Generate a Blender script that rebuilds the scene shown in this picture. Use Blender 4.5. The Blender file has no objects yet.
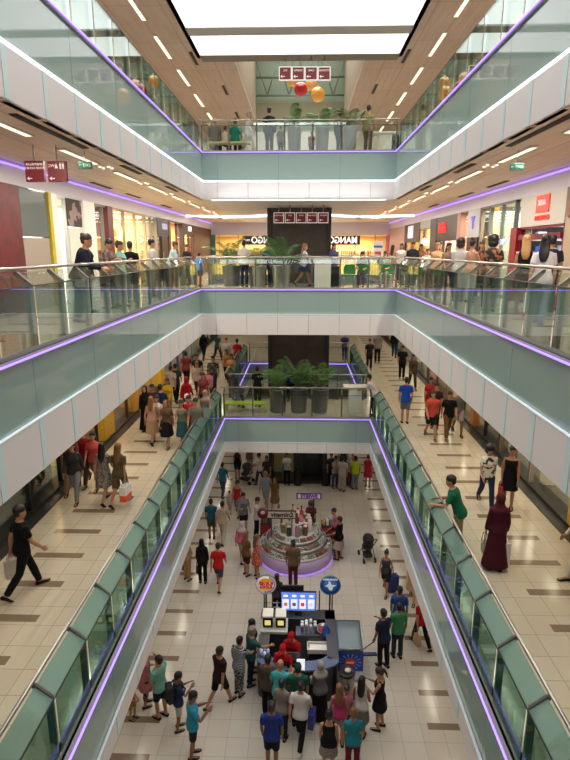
import bpy, bmesh, math, random
from math import sin, cos, tan, pi, radians, sqrt
from mathutils import Vector, Matrix
random.seed(11)
scn = bpy.context.scene
COL = scn.collection

# ------------------------------------------------------------------ camera
FPX = 555.0
CAM = Vector((0.13, 0.0, 11.34))
PITCH = math.atan(130.0 / FPX)
YAW = math.atan(16.5 / FPX * cos(PITCH))
_rz = Matrix.Rotation(YAW, 3, 'Z')
CR = _rz @ Vector((1, 0, 0))
CF = _rz @ Vector((0, cos(PITCH), -sin(PITCH)))
CU = _rz @ Vector((0, sin(PITCH), cos(PITCH)))
cam_data = bpy.data.cameras.new('camera')
cam = bpy.data.objects.new('camera', cam_data)
COL.objects.link(cam)
cam_data.sensor_fit = 'VERTICAL'
cam_data.sensor_height = 36.0
cam_data.lens = FPX / 760.0 * 36.0
cam_data.clip_start = 0.05
cam_data.clip_end = 200
cam.matrix_world = Matrix((
    (CR.x, CU.x, -CF.x, CAM.x), (CR.y, CU.y, -CF.y, CAM.y), (CR.z, CU.z, -CF.z, CAM.z), (0, 0, 0, 1)))
scn.camera = cam

def ray(u, v):
    return CR * ((u - 285) / FPX) + CU * ((380 - v) / FPX) + CF
def on_z(u, v, z):
    d = ray(u, v)
    return CAM + d * ((z - CAM.z) / d.z)
def on_x(u, v, x):
    d = ray(u, v)
    return CAM + d * ((x - CAM.x) / d.x)
def on_y(u, v, y):
    d = ray(u, v)
    return CAM + d * ((y - CAM.y) / d.y)

# ------------------------------------------------------------------ materials
def lin(c):
    def f(x):
        x = x / 255.0
        return x / 12.92 if x <= 0.04045 else ((x + 0.055) / 1.055) ** 2.4
    return (f(c[0]), f(c[1]), f(c[2]), 1.0)
MATS = {}
def M(rgb, rough=0.6, metal=0.0, emit=0.0, spec=0.5, coat=0.0):
    key = (tuple(rgb), rough, metal, emit, spec, coat)
    if key in MATS:
        return MATS[key]
    m = bpy.data.materials.new('mat_%d_%d_%d' % tuple(int(x) for x in rgb[:3]))
    m.use_nodes = True
    b = m.node_tree.nodes['Principled BSDF']
    b.inputs['Base Color'].default_value = lin(rgb)
    b.inputs['Roughness'].default_value = rough
    b.inputs['Metallic'].default_value = metal
    b.inputs['Specular IOR Level'].default_value = spec
    b.inputs['Coat Weight'].default_value = coat
    if emit:
        b.inputs['Emission Color'].default_value = lin(rgb)
        b.inputs['Emission Strength'].default_value = emit
    MATS[key] = m
    return m

def nodes_of(name):
    m = bpy.data.materials.new(name)
    m.use_nodes = True
    nt = m.node_tree
    return m, nt, nt.nodes['Principled BSDF']

def math_node(nt, op, a, b=None):
    n = nt.nodes.new('ShaderNodeMath')
    n.operation = op
    for i, x in enumerate((a, b)):
        if x is None:
            continue
        if isinstance(x, (int, float)):
            n.inputs[i].default_value = x
        else:
            nt.links.new(x, n.inputs[i])
    return n.outputs[0]

def floor_mat(name, tile_a, tile_b, joint, strip_rgb, xa, xb, y_phase, period, width, rough, t=0.52):
    m, nt, b = nodes_of(name)
    geo = nt.nodes.new('ShaderNodeNewGeometry')
    sep = nt.nodes.new('ShaderNodeSeparateXYZ')
    nt.links.new(geo.outputs['Position'], sep.inputs[0])
    br = nt.nodes.new('ShaderNodeTexBrick')
    br.offset = 0.0
    br.inputs['Scale'].default_value = 1.0
    br.inputs['Brick Width'].default_value = t
    br.inputs['Row Height'].default_value = t
    br.inputs['Mortar Size'].default_value = 0.006
    br.inputs['Mortar Smooth'].default_value = 0.3
    br.inputs['Bias'].default_value = 0.0
    br.inputs['Color1'].default_value = lin(tile_a)
    br.inputs['Color2'].default_value = lin(tile_b)
    br.inputs['Mortar'].default_value = lin(joint)
    nt.links.new(geo.outputs['Position'], br.inputs['Vector'])
    noi = nt.nodes.new('ShaderNodeTexNoise')
    noi.inputs['Scale'].default_value = 3.0
    noi.inputs['Detail'].default_value = 4.0
    nt.links.new(geo.outputs['Position'], noi.inputs['Vector'])
    mixn = nt.nodes.new('ShaderNodeMixRGB')
    mixn.blend_type = 'MULTIPLY'
    mixn.inputs[0].default_value = 0.12
    nt.links.new(br.outputs['Color'], mixn.inputs[1])
    nt.links.new(noi.outputs['Color'], mixn.inputs[2])
    ax = math_node(nt, 'ABSOLUTE', sep.outputs['X'])
    inx = math_node(nt, 'MULTIPLY', math_node(nt, 'GREATER_THAN', ax, xa), math_node(nt, 'LESS_THAN', ax, xb))
    fy = math_node(nt, 'FRACT', math_node(nt, 'DIVIDE', math_node(nt, 'ADD', sep.outputs['Y'], -y_phase + width / 2 + 50 * period), period))
    iny = math_node(nt, 'LESS_THAN', fy, width / period)
    msk = math_node(nt, 'MULTIPLY', inx, iny)
    mix = nt.nodes.new('ShaderNodeMixRGB')
    nt.links.new(msk, mix.inputs[0])
    nt.links.new(mixn.outputs[0], mix.inputs[1])
    mix.inputs[2].default_value = lin(strip_rgb)
    nt.links.new(mix.outputs[0], b.inputs['Base Color'])
    b.inputs['Roughness'].default_value = rough
    return m

def wood_mat(name, a, bcol, along='Y', scale=1.0, rough=0.5, board=1.2):
    m, nt, b = nodes_of(name)
    geo = nt.nodes.new('ShaderNodeNewGeometry')
    mp = nt.nodes.new('ShaderNodeMapping')
    mp.inputs['Scale'].default_value = (6 * scale, 0.35 * scale, 6 * scale)
    nt.links.new(geo.outputs['Position'], mp.inputs[0])
    n = nt.nodes.new('ShaderNodeTexNoise')
    n.inputs['Scale'].default_value = 1.6
    n.inputs['Detail'].default_value = 5
    nt.links.new(mp.outputs[0], n.inputs['Vector'])
    cr = nt.nodes.new('ShaderNodeValToRGB')
    cr.color_ramp.elements[0].position = 0.3
    cr.color_ramp.elements[0].color = lin(a)
    cr.color_ramp.elements[1].position = 0.7
    cr.color_ramp.elements[1].color = lin(bcol)
    nt.links.new(n.outputs['Fac'], cr.inputs[0])
    br = nt.nodes.new('ShaderNodeTexBrick')
    br.offset = 0.0
    br.inputs['Scale'].default_value = 1.0
    br.inputs['Brick Width'].default_value = 0.8
    br.inputs['Row Height'].default_value = board * 2.5
    br.inputs['Mortar Size'].default_value = 0.012
    br.inputs['Color1'].default_value = (1, 1, 1, 1)
    br.inputs['Color2'].default_value = (0.9, 0.9, 0.9, 1)
    br.inputs['Mortar'].default_value = (0.55, 0.5, 0.45, 1)
    nt.links.new(geo.outputs['Position'], br.inputs['Vector'])
    mu = nt.nodes.new('ShaderNodeMixRGB')
    mu.blend_type = 'MULTIPLY'
    mu.inputs[0].default_value = 1.0
    nt.links.new(cr.outputs[0], mu.inputs[1])
    nt.links.new(br.outputs['Color'], mu.inputs[2])
    nt.links.new(mu.outputs[0], b.inputs['Base Color'])
    b.inputs['Roughness'].default_value = rough
    return m

def glass_mat(name, tint, refl=1.0, rough=0.0, film=None, film_amount=0.0):
    m = bpy.data.materials.new(name)
    m.use_nodes = True
    nt = m.node_tree
    nt.nodes.clear()
    out = nt.nodes.new('ShaderNodeOutputMaterial')
    tr = nt.nodes.new('ShaderNodeBsdfTransparent')
    tr.inputs[0].default_value = (*tint, 1)
    gl = nt.nodes.new('ShaderNodeBsdfGlossy')
    gl.inputs['Color'].default_value = (0.9, 0.97, 0.95, 1)
    gl.inputs['Roughness'].default_value = rough
    fr = nt.nodes.new('ShaderNodeFresnel')
    fr.inputs['IOR'].default_value = 1.5
    mul = math_node(nt, 'MULTIPLY', fr.outputs[0], refl)
    mul = math_node(nt, 'MINIMUM', mul, 0.95)
    mx = nt.nodes.new('ShaderNodeMixShader')
    nt.links.new(mul, mx.inputs[0])
    base = tr.outputs[0]
    if film:
        df = nt.nodes.new('ShaderNodeBsdfDiffuse')
        df.inputs[0].default_value = lin(film)
        fm = nt.nodes.new('ShaderNodeMixShader')
        fm.inputs[0].default_value = film_amount
        nt.links.new(base, fm.inputs[1])
        nt.links.new(df.outputs[0], fm.inputs[2])
        base = fm.outputs[0]
    nt.links.new(base, mx.inputs[1])
    nt.links.new(gl.outputs[0], mx.inputs[2])
    nt.links.new(mx.outputs[0], out.inputs[0])
    return m

def pattern_mat(name, c1, c2, kind, scale=18.0, rough=0.8):
    """a two-coloured cloth: stripes, print (blotches) or check"""
    m, nt, b = nodes_of(name)
    tc = nt.nodes.new('ShaderNodeTexCoord')
    if kind == 'stripe':
        t = nt.nodes.new('ShaderNodeTexWave')
        t.bands_direction = 'Z'
        t.inputs['Scale'].default_value = scale * 0.25
    elif kind == 'check':
        t = nt.nodes.new('ShaderNodeTexChecker')
        t.inputs['Scale'].default_value = scale
    else:
        t = nt.nodes.new('ShaderNodeTexNoise')
        t.inputs['Scale'].default_value = scale
    nt.links.new(tc.outputs['Object'], t.inputs['Vector'])
    cr = nt.nodes.new('ShaderNodeValToRGB')
    cr.color_ramp.interpolation = 'CONSTANT'
    cr.color_ramp.elements[0].color = lin(c1)
    cr.color_ramp.elements[1].position = 0.52
    cr.color_ramp.elements[1].color = lin(c2)
    nt.links.new(t.outputs['Fac'], cr.inputs[0])
    nt.links.new(cr.outputs[0], b.inputs['Base Color'])
    b.inputs['Roughness'].default_value = rough
    return m

# ------------------------------------------------------------------ mesh builder
class MB:
    def __init__(s):
        s.v, s.f, s.mi, s.sm = [], [], [], []
    def add(s, vs, fs, mi=0, smooth=False):
        o = len(s.v)
        s.v += [tuple(p) for p in vs]
        for f in fs:
            s.f.append(tuple(i + o for i in f))
            s.mi.append(mi)
            s.sm.append(smooth)
        return s
    def box(s, x0, x1, y0, y1, z0, z1, mi=0):
        vs = [(x0, y0, z0), (x1, y0, z0), (x1, y1, z0), (x0, y1, z0), (x0, y0, z1), (x1, y0, z1), (x1, y1, z1), (x0, y1, z1)]
        return s.add(vs, [(0, 3, 2, 1), (4, 5, 6, 7), (0, 1, 5, 4), (1, 2, 6, 5), (2, 3, 7, 6), (3, 0, 4, 7)], mi)
    def bbox(s, x0, x1, y0, y1, z0, z1, b=0.01, mi=0):
        """box with all edges bevelled"""
        bm = bmesh.new()
        bmesh.ops.create_cube(bm, size=1.0)
        for v in bm.verts:
            v.co = Vector((x0 + (v.co.x + .5) * (x1 - x0), y0 + (v.co.y + .5) * (y1 - y0), z0 + (v.co.z + .5) * (z1 - z0)))
        bmesh.ops.bevel(bm, geom=bm.edges[:], offset=b, segments=2, affect='EDGES', profile=0.6)
        bm.verts.index_update()
        s.add([v.co[:] for v in bm.verts], [[v.index for v in f.verts] for f in bm.faces], mi, False)
        bm.free()
        return s
    def prism(s, poly, d0, d1, fn, mi=0, smooth=False):
        """poly: 2-D outline; fn(a, b, d) -> 3-D point"""
        n = len(poly)
        vs = [fn(a, b, d0) for a, b in poly] + [fn(a, b, d1) for a, b in poly]
        fs = [tuple(range(n - 1, -1, -1)), tuple(range(n, 2 * n))]
        s.add(vs, fs, mi)
        s.add(vs, [(i, (i + 1) % n, n + (i + 1) % n, n + i) for i in range(n)], mi, smooth)
        return s
    def loft(s, rings, mi=0, cap=True, smooth=True):
        n = len(rings[0])
        vs = [p for r in rings for p in r]
        fs = []
        for k in range(len(rings) - 1):
            for i in range(n):
                j = (i + 1) % n
                fs.append((k * n + i, k * n + j, (k + 1) * n + j, (k + 1) * n + i))
        if cap:
            fs.append(tuple(range(n - 1, -1, -1)))
            fs.append(tuple((len(rings) - 1) * n + i for i in range(n)))
        return s.add(vs, fs, mi, smooth)
    def tube(s, pts, radii, n=8, mi=0, flat=1.0, side=None, cap=True):
        pts = [Vector(p) for p in pts]
        if not isinstance(radii, (list, tuple)):
            radii = [radii] * len(pts)
        rings = []
        for i, p in enumerate(pts):
            d = (pts[min(i + 1, len(pts) - 1)] - pts[max(i - 1, 0)]).normalized()
            sx = Vector(side) if side is not None else Vector((1, 0, 0))
            if abs(sx.dot(d)) > 0.94:
                sx = Vector((0, 1, 0))
            sx = (sx - d * sx.dot(d)).normalized()
            sy = d.cross(sx)
            rings.append([p + sx * (radii[i] * cos(2 * pi * k / n)) + sy * (radii[i] * flat * sin(2 * pi * k / n)) for k in range(n)])
        return s.loft(rings, mi, cap)
    def lathe(s, prof, n=24, mi=0, c=(0, 0, 0), smooth=True):
        rings = [[(c[0] + r * cos(2 * pi * k / n), c[1] + r * sin(2 * pi * k / n), c[2] + z) for k in range(n)] for r, z in prof]
        return s.loft(rings, mi, True, smooth)
    def ring(s, prof, n=24, mi=0):
        prof = list(prof) + [prof[0]]
        rings = [[(r * cos(2 * pi * k / n), r * sin(2 * pi * k / n), z) for k in range(n)] for r, z in prof]
        return s.loft(rings, mi, False, False)
    def ell(s, c, r, n=12, m=8, mi=0):
        rings = []
        for j in range(1, m):
            a = pi * j / m
            rings.append([(c[0] + r[0] * sin(a) * cos(2 * pi * k / n), c[1] + r[1] * sin(a) * sin(2 * pi * k / n), c[2] - r[2] * cos(a)) for k in range(n)])
        return s.loft(rings, mi, True)
    def xf(s, fn):
        s.v = [tuple(fn(Vector(p))) for p in s.v]
        return s
    def join(s, o, mi_off=0):
        k = len(s.v)
        s.v += o.v
        s.f += [tuple(i + k for i in f) for f in o.f]
        s.mi += [i + mi_off for i in o.mi]
        s.sm += o.sm
        return s
    def mesh(s, name, mats=()):
        me = bpy.data.meshes.new(name)
        me.from_pydata(s.v, [], s.f)
        for m in mats:
            me.materials.append(m)
        me.polygons.foreach_set('material_index', s.mi)
        me.polygons.foreach_set('use_smooth', s.sm)
        me.update()
        return me
    def build(s, name, mats, parent=None, loc=None, rz=None, fix=True):
        if not isinstance(mats, (list, tuple)):
            mats = [mats]
        me = s.mesh(name, mats)
        if fix:
            bm = bmesh.new()
            bm.from_mesh(me)
            bmesh.ops.recalc_face_normals(bm, faces=bm.faces[:])
            bm.to_mesh(me)
            bm.free()
        o = bpy.data.objects.new(name, me)
        COL.objects.link(o)
        if parent is not None:
            o.parent = parent
        if loc is not None:
            o.location = loc
        if rz is not None:
            o.rotation_euler = (0, 0, rz)
        return o

def tag(o, label, cat, group=None, kind=None):
    if label:
        o['label'] = label
    if cat:
        o['category'] = cat
    if group:
        o['group'] = group
    if kind:
        o['kind'] = kind
    return o
def thing(name, label, cat, loc=(0, 0, 0), rz=0.0, group=None):
    o = bpy.data.objects.new(name, None)
    COL.objects.link(o)
    o.empty_display_size = 0.1
    o.location = loc
    o.rotation_euler = (0, 0, rz)
    return tag(o, label, cat, group)
def struct(o):
    o['kind'] = 'structure'
    return o
def put(name, data, parent=None, loc=(0, 0, 0), rot=(0, 0, 0)):
    o = bpy.data.objects.new(name, data)
    COL.objects.link(o)
    if parent is not None:
        o.parent = parent
    o.location = loc
    o.rotation_euler = rot
    return o
def text_mb(txt, size, depth=0.01, mirror=True, extrude=True, bold=0.0, mi=0):
    """lettering as a MB in the xz plane facing -y, centred; mirrored as in the photo"""
    cu = bpy.data.curves.new('letters', 'FONT')
    cu.body = txt
    cu.size = size
    cu.align_x = 'CENTER'
    cu.align_y = 'CENTER'
    cu.extrude = depth / 2
    cu.offset = bold
    cu.resolution_u = 3
    ob = bpy.data.objects.new('letters', cu)
    COL.objects.link(ob)
    dg = bpy.context.evaluated_depsgraph_get()
    me = bpy.data.meshes.new_from_object(ob.evaluated_get(dg))
    mb = MB()
    k = -1 if mirror else 1
    mb.add([(k * v.co.x, -v.co.z, v.co.y) for v in me.vertices], [tuple(p.vertices) for p in me.polygons], mi)
    bpy.data.objects.remove(ob)
    bpy.data.meshes.remove(me)
    return mb
def area(loc, sx, sy, energy, col=(1, 1, 1), rot=(0, 0, 0)):
    l = bpy.data.lights.new('lamp', 'AREA')
    l.shape = 'RECTANGLE'
    l.size = sx
    l.size_y = sy
    l.energy = energy
    l.color = col
    o = bpy.data.objects.new('lamp', l)
    COL.objects.link(o)
    o.location = loc
    o.rotation_euler = rot
    return o
# ------------------------------------------------------------------ building
F0, F1, F2, F3 = 0.0, 4.97, 9.94, 14.91
C0, C1, C2, C3 = F1 - 1.42, F2 - 1.70, F3 - 1.72, 18.24
W1, W2 = 2.88, 3.64
YB0, YB1 = 20.7, 23.7          # the cross bridge
YT = 22.0                      # front of the third floor bridge
YV2 = 31.5                     # end of the second void
YN = 0.45                      # near end of the void (front edge of the bridge one stands on)
SX = 6.15                      # shop fronts
YE = 48.0

WHITE_PANEL = M((226, 220, 218), 0.45)
RIB = M((208, 226, 226), 0.3)
RIB_B = M((150, 156, 156), 0.4)
BACK_GLASS = M((148, 169, 162), 0.03, 0, 0, 0.6)
LEDGE = M((150, 146, 160), 0.5)
PURPLE = M((166, 134, 255), 0.4, 0, 2.3)
LEDW = M((235, 246, 255), 0.4, 0, 2.4)
LEDW2 = M((225, 240, 245), 0.4, 0, 1.5)
STEEL = M((178, 176, 168), 0.28, 0.9)
DARKSTEEL = M((104, 100, 94), 0.5, 0.3)
CHANNEL = M((150, 148, 150), 0.5, 0.2)
GLASS = glass_mat('clear_green_glass', (0.93, 0.97, 0.955), 0.8)
GLASS_1 = glass_mat('deep_green_glass', (0.68, 0.85, 0.79), 0.35, 0.0, (60, 104, 92), 0.2)
GLASS_TOP2 = glass_mat('slanted_clear_glass', (0.93, 0.97, 0.955), 0.25, 0.0)
GLASS_TOP = glass_mat('pale_green_glass', (0.64, 0.79, 0.75), 0.16, 0.3, (122, 152, 145), 0.34)
SHOPGLASS = glass_mat('shop_glass', (0.95, 0.97, 0.96), 0.4)
BLACK = M((14, 14, 16), 0.35)
CHAR = M((38, 38, 40), 0.45)
LAV = M((214, 208, 222), 0.6)
WHITE = M((235, 235, 235), 0.5)
STRIP = M((255, 240, 200), 0.4, 0, 2.6)
SKY = M((255, 255, 255), 0.5, 0, 2.0)

G_FLOOR = floor_mat('ground_tiles', (214, 207, 194), (208, 200, 186), (168, 160, 148), (134, 116, 100), 3.29, 4.35, 11.38, 1.06, 0.2, 0.15)
U_FLOOR = floor_mat('upper_tiles', (214, 203, 182), (206, 194, 172), (160, 148, 128), (134, 116, 98), 4.5, 5.56, 9.54, 1.04, 0.2, 0.13)
T_FLOOR = floor_mat('second_floor_tiles', (216, 206, 186), (208, 197, 176), (128, 112, 92), (110, 92, 76), 4.5, 5.56, 9.54, 1.04, 0.2, 0.1)
WOOD = wood_mat('ceiling_wood', (236, 217, 200), (224, 200, 178))
WOOD3 = wood_mat('roof_wood', (190, 168, 154), (176, 152, 138))
WHITE_CEIL = M((228, 224, 226), 0.6)

def sbox(name, x0, x1, y0, y1, z0, z1, m):
    return struct(MB().box(x0, x1, y0, y1, z0, z1).build(name, m))

XO = 10.2
sbox('floor_ground', -XO, XO, -3, YE, -0.3, F0, G_FLOOR)
def deck(nm, F, C, W, fm, cm, ye, y2=True):
    """walkway slabs on both sides, near bridge, cross bridge and the far deck: floor and ceiling"""
    for s, sd in ((-1, 'left'), (1, 'right')):
        x0, x1 = sorted((s * W, s * XO))
        sbox('floor_%s_%s' % (nm, sd), x0, x1, -3, ye, F - 0.25, F, fm)
        sbox('ceiling_%s_%s' % ('under_' + nm, sd), x0, x1, -3, ye, C, C + 0.12, cm)
    sbox('floor_%s_near' % nm, -W, W, -3, YN, F - 0.25, F, fm)
    yb = YT if nm == 'third' else YB0
    sbox('floor_%s_bridge' % nm, -W, W, yb, YB1 if y2 else ye, F - 0.25, F, fm)
    sbox('ceiling_under_%s_bridge' % nm, -W, W, yb, YB1 if y2 else ye, C, C + 0.12, cm if nm != 'third' else WHITE_CEIL)
    sbox('ceiling_under_%s_near' % nm, -W, W, -3, YN, C, C + 0.12, cm)
    if y2:
        sbox('floor_%s_far' % nm, -W, W, YV2, ye, F - 0.25, F, fm)
        sbox('ceiling_under_%s_far' % nm, -W, W, YV2, ye, C, C + 0.12, WHITE_CEIL)
deck('first', F1, C0, W1, U_FLOOR, WHITE_CEIL, YE)
deck('second', F2, C1, W2, T_FLOOR, WOOD, 44.0)
deck('third', F3, C2, W2, T_FLOOR, WOOD, 44.0, False)

# fascia along the voids: back painted glass above, white panels below, teal gaps between the panels
def fascia(nm, p0, p1, F, dled, dbot, mod=1.15, off=0.0, panel=WHITE_PANEL):
    p0, p1 = Vector(p0), Vector(p1)
    L = (p1 - p0).length
    gap = 0.16 if abs(p0.x - p1.x) < 0.1 else 0.016
    d = (p1 - p0) / L
    nrm = Vector((d.y, -d.x, 0))            # towards the void (right of the run direction)
    rz = math.atan2(d.y, d.x)
    # local frame: x along the run, -y towards the void, z = 0 at the floor
    g = MB().box(0, L, -0.012, 0.03, -dled, -0.07)
    struct(g.build('trim_%s_glass_fascia' % nm, BACK_GLASS, None, (p0.x, p0.y, F), rz))
    jn = MB()
    k = off
    while k < L:
        if k > 0.05:
            jn.box(k - 0.004, k + 0.004, -0.0135, -0.011, -dled, -0.07)
        k += mod * 2
    struct(jn.build('trim_%s_glass_joint' % nm, M((84, 104, 100), 0.4), None, (p0.x, p0.y, F), rz)) if jn.v else None
    w = MB()
    k = off - mod
    while k < L:
        a, b = max(0, k + gap / 2), min(L, k + mod - gap / 2)
        if b - a > 0.04:
            w.box(a, b, -0.05, 0.1, -dbot, -dled - 0.02)
        k += mod
    struct(w.build('trim_%s_white_panel' % nm, panel, None, (p0.x, p0.y, F), rz))
    r = MB().box(0, L, -0.02, 0.09, -dbot + 0.02, -dled - 0.02)
    if gap > 0.1:
        k = off
        while k < L:
            r.box(max(0, k - 0.075), min(L, k + 0.075), -0.058, 0.05, -dbot + 0.004, -dled - 0.015)
            k += mod
    struct(r.build('trim_%s_panel_gap' % nm, RIB if gap > 0.1 else RIB_B, None, (p0.x, p0.y, F), rz))
    struct(MB().box(0, L, -0.05, 0.16, -0.07, 0.0).build('trim_%s_ledge' % nm, LEDGE, None, (p0.x, p0.y, F), rz))
    return rz, L
def led(label, p0, p1, z, dy, m, h=0.03, t=0.03, cat='light strip', grp=None):
    p0, p1 = Vector(p0), Vector(p1)
    L = (p1 - p0).length
    d = (p1 - p0) / L
    o = MB().box(0.03, L - 0.03, -dy - t, -dy, -h / 2, h / 2).build('light_strip', m, None, (p0.x, p0.y, z), math.atan2(d.y, d.x))
    return tag(o, label, cat, grp)

VOIDS = [
    # level, label words, half width, floor, led drop, bottom drop, y start, y end, run on which sides
    ('first', 'first floor', W1, F1, 1.0, 1.42),
    ('second', 'second floor', W2, F2, 0.93, 1.70),
    ('third', 'third floor', W2, F3, 1.05, 1.72),
]
for nm, wd, W, F, dl, db in VOIDS:
    yb = YT if nm == 'third' else YB0
    runs = [('left', (-W, YN, 0), (-W, yb, 0)), ('right', (W, yb, 0), (W, YN, 0)), ('bridge', (-W, yb, 0), (W, yb, 0))]
    for sd, a, b in runs:
        # the void lies to the right of the run direction: left side runs +y, right side runs -y
        fascia('%s_%s' % (nm, sd), a, b, F, dl, db, 1.15, 0.18 if sd == 'left' else (0.59 if sd == 'bridge' else 0.05))
        where = {'left': 'along the left edge of the %s void', 'right': 'along the right edge of the %s void', 'bridge': 'across the front of the %s bridge'}[sd] % wd
        led('purple light line ' + where, a, b, F - 0.03, 0.055, PURPLE, 0.022, 0.025, grp='purple edge lights')
        led('white light line ' + where, a, b, F - dl, 0.02, {'first': M((215, 225, 230), 0.4), 'second': M((225, 240, 245), 0.4, 0, 0.5), 'third': LEDW}[nm], {'first': 0.02, 'second': 0.014, 'third': 0.05}[nm], 0.045, grp='white fascia lights')
# second void beyond the bridge
for nm, wd, W, F, dl, db in VOIDS[:2]:
    runs = [('far_left', (-W, YB1, 0), (-W, YV2, 0)), ('far_right', (W, YV2, 0), (W, YB1, 0)), ('far_end', (-W, YV2, 0), (W, YV2, 0)), ('bridge_back', (W, YB1, 0), (-W, YB1, 0))]
    for sd, a, b in runs:
        fascia('%s_%s' % (nm, sd), a, b, F, dl, db)
        if nm == 'first' and sd != 'bridge_back':
            where = {'far_left': 'left edge of the far first floor void', 'far_right': 'right edge of the far first floor void', 'far_end': 'far end of the void behind the lift shaft'}[sd]
            led('purple light line at the ' + where, a, b, F - 0.03, 0.055, PURPLE, 0.04, 0.03, grp='purple edge lights')

# balustrades ---------------------------------------------------------------
RAILH = 1.14
POSTM = MB()
POSTM.box(-0.022, 0.022, -0.01, 0.085, 0.0, 0.90)
POSTM.prism([(-0.01, 0.86), (0.05, 0.86), (0.235, 1.06), (0.235, 1.10), (0.19, 1.10), (-0.01, 0.93)], -0.022, 0.022, lambda a, b, d: (d, a, b))
POSTM.box(-0.06, 0.06, -0.03, 0.09, 0.0, 0.025)
POST_ME = POSTM.mesh('post', [DARKSTEEL])
POST_ME_1 = POSTM.mesh('dark_post', [M((74, 72, 68), 0.6)])
POST_ME_L = POSTM.mesh('post_light', [STEEL])
PANES = {}
def pane_mesh(w, first):
    k = (round(w, 3), first)
    if k not in PANES:
        lo = MB().box(0.035, w - 0.035, -0.035, -0.023, 0.02, 0.90)
        up = MB().prism([(-0.03, 0.905), (-0.018, 0.905), (0.20, 1.075), (0.19, 1.085)], 0.03, w - 0.03, lambda a, b, d: (d, a, b))
        PANES[k] = (lo.mesh('glass_pane', [GLASS_1 if first else GLASS]), up.mesh('slanted_glass', [GLASS_TOP if first else GLASS_TOP2]))
    return PANES[k]
def balustrade(label, p0, p1, F, postme, mod=1.08, edge=True):
    """the void lies to the right of the run direction p0 -> p1"""
    p0, p1 = Vector(p0), Vector(p1)
    L = (p1 - p0).length
    d = (p1 - p0) / L
    inward = Vector((-d.y, d.x, 0))
    t = thing('glass_balustrade', label, 'balustrade', p0 + inward * 0.075 + Vector((0, 0, F)), math.atan2(d.y, d.x), 'glass balustrades round the voids')
    n = max(1, round(L / mod))
    w = L / n
    lo, up = pane_mesh(w, F == F1 and abs(d.y) > 0.5)
    for i in range(n + 1):
        put('post', postme, t, (min(max(i * w, 0.03), L - 0.03), 0, 0))
    for i in range(n):
        put('glass_pane', lo, t, (i * w, 0, 0))
        put('slanted_glass', up, t, (i * w, 0, 0))
    MB().tube([(-0.12, 0.225, RAILH), (L + 0.12, 0.225, RAILH)], 0.026, 10).build('handrail', STEEL, t)
    MB().box(0, L, -0.042, -0.016, 0.0, 0.05).build('base_channel', CHANNEL, t)
    if edge:
        MB().tube([(0, -0.028, 0.905), (L, -0.028, 0.905)], 0.011, 6).build('glass_joint', M((30, 36, 36), 0.4), t)
    return t
for nm, wd, W, F, dl, db in VOIDS:
    pm = POST_ME_1 if nm == 'first' else POST_ME
    yb = YT if nm == 'third' else YB0
    balustrade('glass balustrade with steel handrail along the left side of the %s void' % wd, (-W, YN, 0), (-W, yb, 0), F, pm)
    balustrade('glass balustrade with steel handrail along the right side of the %s void' % wd, (W, yb, 0), (W, YN, 0), F, pm)
    balustrade('glass balustrade across the front of the %s bridge' % wd, (-W, yb, 0), (W, yb, 0), F, pm)
    if nm != 'third':
        balustrade('glass balustrade along the back edge of the %s bridge' % wd, (W, YB1, 0), (-W, YB1, 0), F, pm)
        balustrade('glass balustrade left of the far %s void' % wd, (-W, YB1, 0), (-W, YV2, 0), F, pm)
        balustrade('glass balustrade right of the far %s void' % wd, (W, YV2, 0), (W, YB1, 0), F, pm)
        balustrade('glass balustrade behind the lift shaft on the %s' % wd, (-W, YV2, 0), (W, YV2, 0), F, pm)

# roof over the third floor ---------------------------------------------------
for s, sd in ((-1, 'left'), (1, 'right')):
    x0, x1 = sorted((s * W2, s * XO))
    sbox('ceiling_roof_%s' % sd, x0, x1, -3, 44, C3, C3 + 0.15, WOOD3)
    sbox('trim_skylight_%s' % sd, *sorted((s * W2, s * (W2 + 0.12))), -3, 22.6, C3, C3 + 0.5, WHITE)
BEAM = M((168, 160, 150), 0.6)
sbox('ceiling_roof_beam_near', -W2, W2, -3, 0.6, C3, C3 + 0.15, BEAM)
sbox('ceiling_roof_beam', -W2, W2, 19.75, 20.4, C3, C3 + 0.15, BEAM)
sbox('ceiling_roof_beam_middle', -W2, W2, 10.2, 10.9, C3, C3 + 0.15, BEAM)
sbox('ceiling_roof_beam_far', -W2, W2, 22.35, 23.0, C3, C3 + 0.15, M((112, 104, 88), 0.6))
for lab, y0, y1 in (('large glowing white skylight panel nearest overhead', 0.6, 10.2), ('large glowing white skylight panel in front of the narrow one', 10.9, 19.75), ('narrow glowing white skylight panel above the third floor bridge', 20.4, 22.35)):
    tag(MB().box(-W2 + 0.02, W2 - 0.02, y0 + 0.02, y1 - 0.02, C3 + 0.02, C3 + 0.08).build('skylight_panel', SKY), lab, 'skylight', 'skylight panels')
# raised hall beyond the third floor bridge
OLIVE = M((120, 120, 100), 0.7)
GREYW = M((168, 168, 160), 0.7)
for s, sd in ((-1, 'left'), (1, 'right')):
    sbox('wall_hall_%s' % sd, *sorted((s * 2.45, s * 2.6)), 23.0, 34, C3 + 0.15, 22.5, M((146, 134, 116), 0.7))
    sbox('ceiling_hall_side_%s' % sd, *sorted((s * 2.45, s * W2)), 23.0, 44, C3, C3 + 0.15, WOOD3)
sbox('wall_hall_front', -2.6, 2.6, 22.9, 23.0, C3 + 0.15, 22.5, OLIVE)
sbox('wall_hall_end', -4.5, 4.5, 34, 34.15, F3, 17.9, GREYW)
sbox('wall_hall_end_beam', -2.6, 2.6, 33.8, 34.1, 18.3, 19.4, M((112, 108, 84), 0.7))
sbox('wall_hall_end_upper', -2.6, 2.6, 34.3, 34.4, 17.8, 22.5, M((120, 136, 116), 0.4))
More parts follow.
